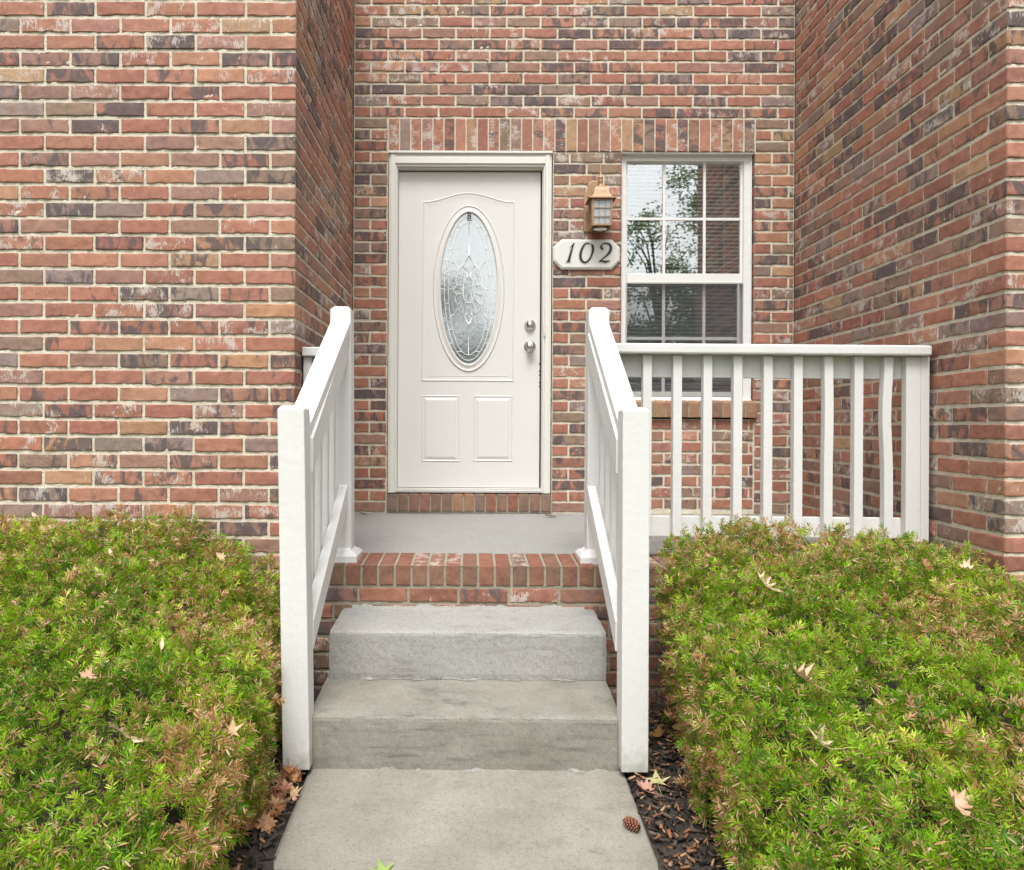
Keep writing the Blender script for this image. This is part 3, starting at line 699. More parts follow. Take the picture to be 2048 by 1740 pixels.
def bar(tgt, fx, fy, u0, z0, u1, z1, w, t=.004):
    # face basis: outward (fx,fy)
    tx, ty = -fy, fx
    def P(u, z, d): r = rr(z)+d; return (lx+fx*r+tx*u, cy_+fy*r+ty*u, z)
    if abs(u0-u1) < 1e-6 or abs(z1-z0) > abs(u1-u0): q0 = [P(u0-w/2, z0, -t), P(u0+w/2, z0, -t), P(u0+w/2, z0, t), P(u0-w/2, z0, t)]; q1 = [P(u1-w/2, z1, -t), P(u1+w/2, z1, -t), P(u1+w/2, z1, t), P(u1-w/2, z1, t)]
    else: q0 = [P(u0, z0-w/2, -t), P(u0, z0+w/2, -t), P(u0, z0+w/2, t), P(u0, z0-w/2, t)]; q1 = [P(u1, z1-w/2, -t), P(u1, z1+w/2, -t), P(u1, z1+w/2, t), P(u1, z1-w/2, t)]
    tgt.hexa(q0, q1)
for fx, fy in ((0, -1), (1, 0), (0, 1), (-1, 0)):
    for s_ in (-1, 1): bar(cage, fx, fy, s_*(rr(zb_)-.004), zb_, s_*(rr(zt_)-.004), zt_, .010)
    bar(cage, fx, fy, -R0, zb_+.004, R0, zb_+.004, .010, .0045); bar(cage, fx, fy, -R1, zt_-.003, R1, zt_-.003, .006, .0045)
    for s_ in (-.018, .018): bar(cage, fx, fy, s_, zb_+.006, s_*1.05, zt_-.004, .0028, .002)
    for z in (zb_+.052, zb_+.104): bar(cage, fx, fy, -rr(z)+.004, z, rr(z)-.004, z, .0032, .0022)
    tx, ty = -fy, fx
    for z in ((zb_, zt_),):
        p = lambda u, zz_, d: (lx+fx*(rr(zz_)-d)+tx*u, cy_+fy*(rr(zz_)-d)+ty*u, zz_)
        gl.hexa([p(-R0+.006, zb_+.005, .004), p(R0-.006, zb_+.005, .004), p(R0-.006, zb_+.005, .006), p(-R0+.006, zb_+.005, .006)],
                [p(-R1+.006, zt_-.005, .004), p(R1-.006, zt_-.005, .004), p(R1-.006, zt_-.005, .006), p(-R1+.006, zt_-.005, .006)])
cage.build('cage', [COPPER], lan); gl.build('lamp_glass', [FROST], lan)
mb = MBd(); mb.lathe([(.012, 1.895), (.012, 1.868), (.016, 1.858), (.030, 1.83), (.031, 1.815), (.024, 1.795), (0, 1.788)], lx, cy_, 18); mb.build('bulb', [mat_plain('white_bulb', (.85, .85, .82), .2)], lan, smooth=True)
mb = MBd(); mb.lathe([(.053, 1.741), (.055, 1.737), (.052, 1.727), (.048, 1.727), (.046, 1.735), (.046, 1.741)], lx, cy_, 24); mb.build('bottom_ring', [COPPERD], lan, smooth=True)
mb = MBd(); mb.lathe([(.046, 1.738), (.040, 1.728), (.02, 1.722), (0, 1.721)], lx, cy_, 24); mb.build('bottom_glass', [FROST], lan, smooth=True)
mb = MBd(); mb.lathe([(.005, -.013), (.005, -.016), (0, -.017)], lx-.062, 0, 10, 0, 'y', 1.955); mb.build('screw', [COPPERD], lan)

# ------------------------------------------------------------------ house number sign
sg = empty('house_number_sign', (.693, -.01, 1.60), 'off white eight-sided house number sign reading 102 beneath the wall lantern', 'sign')
def sgp(cx, cz): return (.4925+(cx-38)*.0004005, 1.693-(cz-1118)*.000402)
octo = [(38, 1240), (38, 1445), (165, 1575), (940, 1575), (1065, 1445), (1065, 1240), (940, 1118), (165, 1118)]
mb = MBd(); P = [sgp(*p) for p in octo]
mb.sweep(P, [(0, -.001), (0, .014), (.002, .0155), (.012, .022), (.013, .022)], -.004)
mb.build('board', [SIGNW], sg)
def mk_digit(strokes):
    mb = MBd(); base = -.0262
    for mi, g, d in ((0, .0040, .0014), (1, .0030, .0022), (2, 0, .0032)):
        for k, (pts, ws) in enumerate(strokes):
            if mi == 0: y1_ = base
            PP = spline([sgp(*p) for p in pts], 6); W = [w*.00043 for w in np.interp(np.linspace(0, 1, len(PP)), np.linspace(0, 1, len(ws)), ws)]
            mb.ribbon(PP, W, base-d-k*.00012, base, mi, g)
    mb.build('digit', [SIGNG, SIGNW, BLACK], sg)
mk_digit([([(352, 1180), (318, 1290), (288, 1400), (272, 1462)], [16, 26, 34, 44]), ([(350, 1182), (325, 1218), (300, 1250)], [12, 12, 10]), ([(238, 1468), (300, 1462)], [14, 14])])
mk_digit([([(600, 1190), (560, 1180), (510, 1210), (470, 1290), (455, 1370), (470, 1440), (520, 1475), (575, 1450), (620, 1380), (645, 1290), (640, 1220), (615, 1198)], [16, 18, 24, 32, 38, 36, 28, 24, 26, 34, 34, 14])])
mk_digit([([(805, 1262), (785, 1262), (770, 1235), (790, 1200), (840, 1182), (900, 1200), (922, 1250), (905, 1310), (860, 1365), (800, 1415), (745, 1462)], [30, 34, 30, 16, 18, 32, 40, 38, 26, 18, 14]), ([(745, 1466), (790, 1452), (840, 1464), (905, 1448)], [14, 26, 34, 10])])

# ------------------------------------------------------------------ porch, steps
porch = empty('porch', (0, -.8, -.05), 'low grey concrete porch floor edged with upright bricks in front of the door', 'porch')
PF = -1.525        # front face of the porch
fl = lambda y: -.004+.028*y
mb = MBd(); n = 24
vs = []
for y in np.linspace(-.001, PF+.245, 9):
    for x in np.linspace(XL+.002, XR-.002, n): vs.append((x, y, fl(y)+.0012*sin(x*5+y*7)))
mb.add(vs, [(j*n+i, j*n+n+i, j*n+n+i+1, j*n+i+1) for j in range(8) for i in range(n-1)])
mb.build('floor_slab', [PORCHC], porch, smooth=True)
b = Bricks(); s0, s1 = XL+.003, XR-.003; n = 39; pitch = (s1-s0)/n; ztp = fl(PF)+.001; tv = np.array((0, .245, .012)); tv /= np.linalg.norm(tv); tn = np.array((0, -tv[2], tv[1]))
for i in range(n):
    x = s0+i*pitch; cc = PAL[rng.choice([0, 3, 1, 0, 1, 5, 8, 8, 0, 4])]*np.array([.74, .66, .60])*rng.uniform(.85, 1.1)
    c_, m_ = b.brick((x+JT*.5, PF, ztp-.083), X1, Z1, Nb, pitch-JT, .082, col=cc, bm=np.array([.15, 0, 0]), soft=.35, rag=.4)
    b.brick((x+JT*.5, PF, ztp), X1, tv, tn, pitch-JT, .236, col=cc*np.array([1.05, .85, .85]), bm=np.array([.0, rng.choice([.2, .7, 1.1]), 0]), soft=.4, rag=.4, along='v')
b.mortar((0, PF, 0), X1, Z1, Nb, s0, s1, ztp-.09, ztp-.002)
b.mortar((0, PF, ztp), X1, tv, tn, s0, s1, .002, .248)
b.build('brick_edging', porch, [MB, MD], (.74, .86, .80))
b = Bricks(); b.region((0, PF, ztp-.09), X1, Nb, s0, s1, -8, 0, phase=.05); b.build('brick_base', porch, [MB, MD], (.66, .64, .62))

def rough_block(name, prof, x0, x1, mat, parent, nx=60, amp=.0016, tilt=0):
    """concrete step: side profile (y,z) from back top over the nose to the foot, swept along x with worn edges"""
    pr = []
    for i in range(len(prof)-1):
        a, c_ = np.array(prof[i]), np.array(prof[i+1]); k = max(2, int(np.linalg.norm(c_-a)/.018))
        for t in range(k): pr.append(a+(c_-a)*t/k)
    pr.append(np.array(prof[-1])); pr = np.array(pr)
    xs = np.linspace(x0, x1, nx); V_ = []
    for x in xs:
        w = .0018*np.sin(x*9)+.0010*np.sin(x*27+1)
        V_.append(np.column_stack([np.full(len(pr), x), pr[:, 0]+w*.5, pr[:, 1]+tilt*(x-x0)+w*.3]))
    V_ = np.array(V_); V_ += rng.normal(0, amp*.22, V_.shape)*np.array([.2, 1, 1])
    V_[0, :, 0] = x0; V_[-1, :, 0] = x1
    V_[0, :, 1] += .004; V_[-1, :, 1] += .004; V_[0, :, 2] -= .003; V_[-1, :, 2] -= .003
    V_[0, :, 0] += .003*rng.standard_normal(len(pr))*.4; V_[-1, :, 0] += .003*rng.standard_normal(len(pr))*.4
    m = len(pr); V2 = V_.reshape(-1, 3); idx = np.arange(nx*m).reshape(nx, m)
    Q = np.stack([idx[:-1, :-1], idx[:-1, 1:], idx[1:, 1:], idx[1:, :-1]], -1).reshape(-1, 4)
    mb = MBd(); mb.add(V2.tolist(), Q.tolist())
    for e_ in (0, nx-1):    # closed ends down to the ground at the back
        ring = V_[e_].tolist(); foot = [[ring[0][0], prof[0][0], prof[-1][1]]]
        fs_ = tuple(range(len(ring)+1)); mb.add(ring+foot, [fs_ if e_ else tuple(reversed(fs_))])
    return mb.build(name, [mat] if not isinstance(mat, list) else mat, parent, smooth=False)
steps = empty('concrete_steps', (0, -1.9, -.62), 'two worn grey concrete steps between the white stair railings', 'steps')
def nose(y, z, r=.016): return [(y+r, z), (y+r*.45, z-r*.12), (y+r*.12, z-r*.45), (y, z-r)]
o = rough_block('step', [(PF-.001, -.226), *nose(-1.83, -.240), (-1.832, -.40), (-1.828, -.43)], -.537, .510, STEPC, steps)
o['label'] = 'upper blue grey concrete step'
o = rough_block('step', [(-1.80, -.419), *nose(-2.14, -.441, .02), (-2.143, -.60), (-2.14, -.66)], -.549, .508, STEPC2, steps)
o['label'] = 'lower stained concrete step'
mb = MBd()   # flaking white caulk where the top step meets the brick
xs = np.linspace(-.50, .48, 90)
for x0, x1 in zip(xs[:-1], xs[1:]):
    h = .006+.010*max(0, sin(x0*23)+sin(x0*57+1)*.6+random.uniform(-.5, .9))*.6
    h = max(h, .0075); y_ = PF-.0065-random.random()*.002; k_ = len(mb.v)
    mb.v += [(x0, y_, -.228), (x0, y_, -.224+h), (x0, PF-.003, -.224+h), (x0, PF-.003, -.228)]
for i in range(len(mb.v)//4-1): mb.f += [(i*4+k_, i*4+4+k_, i*4+4+(k_+1) % 4, i*4+(k_+1) % 4) for k_ in range(4)]
mb.mi = [0]*len(mb.f)
mb.build('caulk_line', [mat_plain('flaking_white_caulk', (.50, .485, .45), .8, 0, .5, 200, .5)], steps)

for (y_, z_, xa, xb, nm) in ((-1.8335, -.4205, -.53, .50, 'mortar_smear'), (-2.1445, -.6225, -.545, .505, 'mortar_smear')):
    mb = MBd(); xs = np.linspace(xa, xb, 130)
    for i, x0 in enumerate(xs):
        h = .0005+.009*max(0, sin(x0*19+z_*9)*.5+sin(x0*61)*.4+random.uniform(-.4, .6)); o_ = .001+.013*max(0, sin(x0*33+2)+random.uniform(-.8, .5))
        mb.v += [(x0, y_-o_, z_+.0012), (x0, y_-o_*.4, z_+h*.5), (x0, y_+.001, z_+h), (x0, y_+.002, z_-.001)]
    mb.f = [(i*4+k_, i*4+4+k_, i*4+4+(k_+1) % 4, i*4+(k_+1) % 4) for i in range(129) for k_ in range(4)]; mb.mi = [0]*len(mb.f)
    mb.build(nm, [mat_plain('pale_cement_smear', (.33, .318, .29), .9, 0, .6, 120, .5)], steps)

# ------------------------------------------------------------------ ground and walk
def gz(y):
    if y > -2.14: return -.645
    if y > -5.2: return -.645+.075*(y+2.14)
    return -.8745
def grid(name, x0, x1, ys, dz, mats, nx=2, noise=0, dip=False):
    xs = np.linspace(x0, x1, nx); vs = [(x, y, gz(y)+dz+random.uniform(-noise, noise)-(.05 if dip and abs(x+.016) < .548 else 0)) for y in ys for x in xs]
    mb = MBd(); mb.add(vs, [(j*nx+i, j*nx+nx+i, j*nx+nx+i+1, j*nx+i+1) for j in range(len(ys)-1) for i in range(nx-1)])
    return mb.build(name, mats)
g = grid('ground', -120, 120, [3.5, -2.14, -5.2, -160], -.012, [LAWN]); tag(g, 'mown green lawn in front of the house', 'lawn', kind='structure')
g = grid('planting_bed', -4, 4.2, list(np.linspace(-1.50, -4.3, 60)), .020, [SOIL_SHADE], 420, .004, dip=True); tag(g, 'dark mulched soil bed along the house', 'soil bed', kind='structure')
mb = MBd(); ys = np.linspace(-2.138, -7.5, 70); W = []
for y in ys:
    for x in (-.549, -.545, *np.linspace(-.53, .505, 14), .515, .519):
        e_ = 0 if -.54 < x < .51 else (-.004 if -.548 < x < .518 else -.05)
        W.append((x-.05*(y < -9), y, gz(y)+.024+e_+random.uniform(-.0006, .0006)))
k = 18; mb.add(W, [(j*k+i, j*k+k+i, j*k+k+i+1, j*k+i+1) for j in range(69) for i in range(k-1)])
wk = mb.build('path', [WALKC], None, smooth=True); tag(wk, 'straight grey concrete walk leading to the steps', 'path', kind='structure')
g = grid('pavement', -40, 40, [-7.5, -9.0], .03, [WALKC]); tag(g, 'concrete pavement crossing in front of the lawn', 'pavement', kind='structure')
g = grid('road', -60, 60, [-10.5, -17], .0, [mat_mulch('asphalt', (.04, .04, .04), (.065, .064, .062), 60)]); tag(g, 'asphalt street beyond the lawn', 'road', kind='structure')

# mulch chips
def chips(name, n, xr, yr, lmin, lmax, cols, dz=.0, keep=None):
    x = rng.uniform(*xr, n); y = rng.uniform(*yr, n)
    if keep is not None: k_ = keep(x, y); x, y = x[k_], y[k_]; n = len(x)
    z = np.where(y > -2.14, -.645, -.645+.075*(y+2.14))+dz+rng.uniform(0, .012, n)
    L = rng.uniform(lmin, lmax, n)[:, None]; W_ = L*rng.uniform(.12, .4, n)[:, None]; T = np.full((n, 1), .0025)
    a = rng.uniform(0, 2*pi, n); t = rng.normal(0, .35, n)
    U = np.column_stack([np.cos(a)*np.cos(t), np.sin(a)*np.cos(t), np.sin(t)]); Vv = np.column_stack([-np.sin(a), np.cos(a), rng.normal(0, .3, n)])
    N = np.cross(U, Vv); P = np.column_stack([x, y, z]); V_ = []
    for su, sv_, sn_ in ((-1, -1, 1), (1, -.6, 1), (1, .7, 1), (-1, 1, 1), (-1, -1, -1), (1, -.6, -1), (1, .7, -1), (-1, 1, -1)):
        V_.append(P+U*L*su/2+Vv*W_*sv_/2+N*T*sn_)
    V_ = np.stack(V_, 1).reshape(-1, 3); base = np.arange(n)[:, None]*8
    F = np.array([[0, 1, 2, 3], [7, 6, 5, 4], [0, 4, 5, 1], [1, 5, 6, 2], [2, 6, 7, 3], [3, 7, 4, 0]])
    Q = (base[:, None, :]+F[None]).reshape(-1, 4)
    cc = np.array(cols)[rng.integers(0, len(cols), n)]*rng.uniform(.6, 1.3, (n, 1))
    return np_mesh(name, V_, Q, [CHIP], None, np.repeat(cc, 8, 0))
offw = lambda x, y: (np.abs(x+.016) > .54) & (np.abs(x+.016) < 1.0)
o = chips('mulch', 9000, (-1.05, 1.05), (-3.6, -1.6), .012, .055, [(.060, .044, .034), (.085, .062, .048), (.032, .025, .021), (.14, .10, .075)], .023, offw)
tag(o, 'dark bark mulch chips under the hedges beside the walk', 'mulch', kind='stuff')
o = chips('needle_litter', 2600, (-1.0, 1.0), (-3.6, -1.6), .012, .028, [(.34, .16, .08), (.26, .11, .05), (.42, .27, .15)], .034, offw)
tag(o, 'scattered dry rust coloured needles on the mulch', 'needle litter', kind='stuff')
# ------------------------------------------------------------------ railings
def sh(o_top, o_bot, z0, z1):        # lean of a post along x
    return lambda p: (p[0]+(o_bot+(o_top-o_bot)*(p[2]-z0)/(z1-z0)), p[1], p[2])
def post(parent, x0, x1, y0, y1, z0, z1, lean=0, ch=.012, label=None):
    mb = MBd(); L = lambda z: lean*(z1-z)/(z1-z0)
    for (a, b_, za, zb2) in ((0, 0, z0, z1-ch),):
        mb.add([(x0+L(za), y0, za), (x1+L(za), y0, za), (x1+L(za), y1, za), (x0+L(za), y1, za),
                (x0+L(zb2), y0, zb2), (x1+L(zb2), y0, zb2), (x1+L(zb2), y1, zb2), (x0+L(zb2), y1, zb2),
                (x0+ch, y0+ch, z1), (x1-ch, y0+ch, z1), (x1-ch, y1-ch, z1), (x0+ch, y1-ch, z1)],
               [(3, 2, 1, 0), (0, 1, 5, 4), (1, 2, 6, 5), (2, 3, 7, 6), (3, 0, 4, 7), (4, 5, 9, 8), (5, 6, 10, 9), (6, 7, 11, 10), (7, 4, 8, 11), (8, 9, 10, 11)])
    o = mb.build('post', [WHITE], parent, bevel=.003)
    if label: o['label'] = label
    return o
def stair_railing(side, label):
    # side -1 left, +1 right
    if side < 0: lx0, ux0, inn, lean = -.648, -.614, -.5345, .024
    else: lx0, ux0, inn, lean = .497, .496, .492, .001
    r = empty('stair_railing', ((lx0+ux0)/2+.045, -1.8, -.05), label, 'railing', 'white wooden railings beside the steps')
    w = .089
    post(r, lx0, lx0+w, -2.19, -2.101, -.605, .604, lean, label='lower post standing at the foot of the steps')
    post(r, ux0, ux0+w, -1.449, -1.36, fl(-1.4)+.008, 1.052, .008 if side < 0 else -.004, ch=.015, label='upper post standing on the porch edge')
    mb = MBd(); c_ = ux0+w/2; zb3 = fl(-1.4)-.004
    pr = [(.082, zb3), (.082, zb3+.030), (.070, zb3+.044), (.058, zb3+.048), (.0455, zb3+.060)]
    vs = [(c_+sx*q, -1.4045+sy*q, z) for q, z in pr for sx, sy in ((-1, -1), (1, -1), (1, 1), (-1, 1))]
    mb.add(vs, [(i*4+k_, i*4+(k_+1) % 4, i*4+4+(k_+1) % 4, i*4+4+k_) for i in range(len(pr)-1) for k_ in range(4)]+[(3, 2, 1, 0), tuple((len(pr)-1)*4+k_ for k_ in range(4))])
    mb.build('post_base', [WHITE], r, bevel=.002)
    ya, yb = -1.449, -2.101
    def slope_box(name, xa, xb, za, zb_, th, mat=WHITE, xs=0, bev=.003, ye=(ya, yb)):
        # top heights za at the upper post, zb_ at the lower post; th vertical thickness; xs x shift at the lower end
        f_ = lambda y: za+(zb_-za)*(y-ya)/(yb-ya); y0_, y1_ = ye
        m = MBd(); q = lambda y, s_: [(xa+s_, y, f_(y)-th), (xb+s_, y, f_(y)-th), (xb+s_, y, f_(y)), (xa+s_, y, f_(y))]
        m.hexa(q(y0_, 0), q(y1_, xs)); return m
    dxl = (lx0-ux0)
    m = slope_box('h', ux0+.002, ux0+w-.002, .983, .540, .044, xs=dxl+.004)
    m2 = slope_box('h', ux0+.010, ux0+w-.010, .989, .546, .008, xs=dxl+.004); m.add(m2.v, m2.f)
    m.build('handrail', [WHITE], r, bevel=.003)
    bx0, bx1 = (inn-.038, inn) if side < 0 else (inn, inn+.038)
    slope_box('u', bx0, bx1, .9385, .4955, .118, xs=dxl*.35).build('upper_rail', [WHITE], r, bevel=.002)
    slope_box('l', bx0, bx1, .286, -.128, .103, xs=dxl*.2).build('bottom_rail', [WHITE], r, bevel=.003)
    for t_ in (.03, .97):
        m = MBd(); y_s = ya+(yb-ya)*t_; m.lathe([(.0035, .286-.414*t_-.001), (.0035, .286-.414*t_+.0006), (.001, .286-.414*t_+.0010), (0, .286-.414*t_+.0004)], (bx0+bx1)/2+dxl*.2*t_, y_s, 10); m.build('screw', [STEEL], r)
    px0, px1 = (bx0-.0375, bx0-.0005) if side < 0 else (bx1+.0005, bx1+.0375)
    for i in range(5):
        y = -1.535-.128*i; t = (y-ya)/(yb-ya); zt2 = .925+(.482-.925)*t; zb4 = .286+(-.128-.286)*t-.135
        m = MBd(); s_ = dxl*.3*t
        m.add([(px0+s_, y-.0185, zb4-.012), (px1+s_, y-.0185, zb4-.012), (px1+s_, y+.0185, zb4+.012), (px0+s_, y+.0185, zb4+.012),
               (px0+s_, y-.0185, zt2-.022), (px1+s_, y-.0185, zt2-.022), (px1+s_, y+.0185, zt2+.002), (px0+s_, y+.0185, zt2+.002)],
              [(3, 2, 1, 0), (4, 5, 6, 7), (0, 1, 5, 4), (1, 2, 6, 5), (2, 3, 7, 6), (3, 0, 4, 7)])
        m.build('baluster', [WHITE], r, bevel=.002)
    return r
stair_railing(-1, 'white wooden stair railing on the left of the steps, beside the projecting brick wall')
stair_railing(1, 'white wooden stair railing on the right of the steps, joined to the long porch railing')
# long porch railing
pr_ = empty('porch_railing', (1.3, -1.41, 0), 'long white wooden porch railing with upright balusters in front of the window', 'railing', 'level white porch railings')
RY = -1.385     # front of the horizontal boards
sl = lambda x, z: z-.0035*(x-.6)
def hbox(x0, x1, y0, y1, z0, z1):
    m = MBd(); q = lambda x: [(x, y0, sl(x, z0)), (x, y1, sl(x, z0)), (x, y1, sl(x, z1)), (x, y0, sl(x, z1))]; m.hexa(q(x0), q(x1)); return m
hbox(.586, 1.958, RY-.075, RY+.065, .853, .897).build('handrail', [WHITE], pr_, bevel=.008)
hbox(.587, XR-.012, RY, RY+.038, .757, .852).build('upper_rail', [WHITE], pr_, bevel=.002)
hbox(.587, XR-.012, RY, RY+.038, .062, .150).build('bottom_rail', [WHITE], pr_, bevel=.002)
def picket(x, x1=None, bend=0, parent=None, zlo=.068, name='baluster'):
    x1 = x1 or x+.038; m = MBd(); n = 9; zs = np.linspace(zlo, .851, n); V_ = []
    for i, z in enumerate(zs):
        d = bend*math.exp(-((z-.60)/.16)**2); z_ = sl(x, z)
        V_ += [(x+d, RY-.0385, z_-(.0 if i else .0)), (x1+d, RY-.0385, z_), (x1+d, RY-.0005, z_-(.024 if i == 0 else 0)), (x+d, RY-.0005, z_-(.024 if i == 0 else 0))]
    F = [(3, 2, 1, 0), tuple((n-1)*4+k_ for k_ in range(4))]+[(i*4+k_, i*4+(k_+1) % 4, i*4+4+(k_+1) % 4, i*4+4+k_) for i in range(n-1) for k_ in range(4)]
    m.add(V_, F); return m.build(name, [WHITE], parent, bevel=.002)
for i in range(9):
    xp = .7355+.1301*i; o = picket(xp, bend=-.010 if i == 8 else (0.003 if i == 6 else 0), parent=pr_)
    if i == 8: o['label'] = 'bowed baluster next to the end post'
picket(.615, .640, parent=pr_)
picket(1.868, 1.931, parent=pr_, zlo=.052, name='end_post'); picket(1.932, 1.968, parent=pr_, zlo=.052, name='end_post')
pl_ = empty('porch_railing', (-.68, -1.35, 0), 'short stub of white porch railing tucked behind the left brick corner', 'railing', 'level white porch railings')
m = MBd(); m.box(XL+.004, -.6145, -1.42, -1.30, .838, .878); m.build('handrail', [WHITE], pl_, bevel=.005)
m = MBd(); m.box(XL+.004, -.6145, -1.36, -1.322, .742, .837); m.build('upper_rail', [WHITE], pl_, bevel=.002)
m = MBd(); m.box(XL+.004, -.6145, -1.36, -1.322, .05, .14); m.build('bottom_rail', [WHITE], pl_, bevel=.002)
for x in (XL+.006, -.672): 
    m = MBd(); m.box(x, x+.036, -1.3985, -1.3605, .06, .8375); m.build('baluster', [WHITE], pl_, bevel=.002)

# ------------------------------------------------------------------ hedges
def smin(a, b_, k):
    h = np.clip(.5+.5*(b_-a)/k, 0, 1); return b_*(1-h)+a*h-k*h*(1-h)
CS = np.array([.125, .105, .085])
def worley(x, y, z):
    q = np.stack([np.ravel(x)/CS[0], np.ravel(y)/CS[1], np.ravel(z)/CS[2]], -1); i0 = np.floor(q)
    d1 = np.full(len(q), 9.); d2 = d1.copy(); c1 = np.zeros_like(q); h1 = np.zeros(len(q))
    for a in (-1, 0, 1):
        for b_ in (-1, 0, 1):
            for c_ in (-1, 0, 1):
                c = i0+np.array([a, b_, c_]); h = np.sin(c@np.array([12.9898, 78.233, 37.719]))*43758.5453; h = h-np.floor(h)
                h2 = np.sin(c@np.array([39.346, 11.135, 83.155]))*24634.6345; h2 = h2-np.floor(h2); h3 = (h*7.31+h2*3.7) % 1
                p = c+.15+.7*np.stack([h, h2, h3], -1); d = np.linalg.norm(p-q, axis=1)
                m = d < d1; d2 = np.where(m, d1, np.minimum(d2, d)); c1[m] = p[m]; h1 = np.where(m, h, h1); d1 = np.where(m, d, d1)
    return d1, d2, c1*CS, h1
def carve(x, y, z):
    d1, d2, _, h = worley(x, y, z)
    r = .074*np.exp(-((d2-d1)/.20)**2)*(.25+1.1*h)+.030*np.clip(h-.78, 0, 1)/.22
    return r.reshape(np.shape(x))
def lump(x, y, z, s):
    return (.020*np.sin(x*11+s)*np.sin(y*9+2*s)+.014*np.sin(x*21+y*13+s)*np.sin(z*17+y*7)+.011*np.sin(x*37+1+s)*np.sin(y*33+z*21)
            + .008*np.sin(x*61+y*23)*np.sin(y*57-x*19+z*40))
PY = np.array([-3.95, -3.7, -3.5, -3.2, -2.8, -2.4, -2.0, -1.7, -1.6]); PZ = np.array([-.56, -.47, -.39, -.293, -.177, -.043, .085, .175, .165])
def F_left(x, y, z):
    zt2 = np.interp(y, PY, PZ)-.02*np.clip(-(x+1.3), 0, 2)-.17*np.clip((x+1.25)/.45, 0, 1)**2*np.clip((y+2.6)/.5, 0, 1)
    xe = np.interp(y, [-3.9, -3.2, -2.8, -2.4, -2.25, -1.9, -1.6], [-.60, -.575, -.575, -.595, -.655, -.68, -.72]) - .12*np.clip(-.32-z, 0, 1)*np.clip((-y-1.9)/.3, 0, 1) 
    f = smin(zt2-z, xe-x, .20); f = smin(f, -1.60-y, .10); f = smin(f, y+3.85, .15)
    f = smin(f, x+2.7, .1)
    return f+lump(x, y, z, 0)-carve(x, y, z)
def F_right(x, y, z):
    zt2 = np.interp(y, PY, PZ)-.025+.06*np.exp(-((x-1.15)/.4)**2)*0-.07*np.clip((x-1.35)/.6, 0, 1)**1.5*np.clip((y+3.3)/1.5, 0, 1)
    xe = np.interp(y, [-3.9, -3.2, -2.8, -2.4, -2.25, -1.9, -1.6], [.64, .64, .645, .655, .68, .71, .76]) + .09*np.clip(-.30-z, 0, 1)
    f = smin(zt2-z, x-xe, .16); f = smin(f, -1.60-y, .10); f = smin(f, y+3.85, .15); f = smin(f, 1.98-x, .10)
    return f+lump(x, y, z, 1.7)-carve(x, y, z)
def F_far(x, y, z):
    zt2 = np.interp(y, PY, PZ)-.055+.06*np.clip((x-2.0)/.2, 0, 1)
    f = smin(zt2-z, x-1.90, .16); f = smin(f, -1.93-y, .10); f = smin(f, y+3.85, .15); f = smin(f, 3.0-x, .1)
    return f+lump(x, y, z, 3.1)-carve(x, y, z)
def grad(F, P, e=.004):
    x, y, z = P.T; g_ = np.column_stack([F(x+e, y, z)-F(x-e, y, z), F(x, y+e, z)-F(x, y-e, z), F(x, y, z+e)-F(x, y, z-e)])
    return -g_/(np.linalg.norm(g_, axis=1)[:, None]+1e-9)
def vnoise(P, s, seed):
    a = seed*1.7
    return (np.sin(P[:, 0]*s+a+1.3*np.sin(P[:, 1]*s*.8+a*2))*np.sin(P[:, 1]*s*1.1+a*3+1.1*np.sin(P[:, 2]*s+a))+np.sin((P[:, 0]+P[:, 1])*s*1.9+a)*np.sin((P[:, 2]-P[:, 0])*s*1.6+a*5)*.6)/1.3
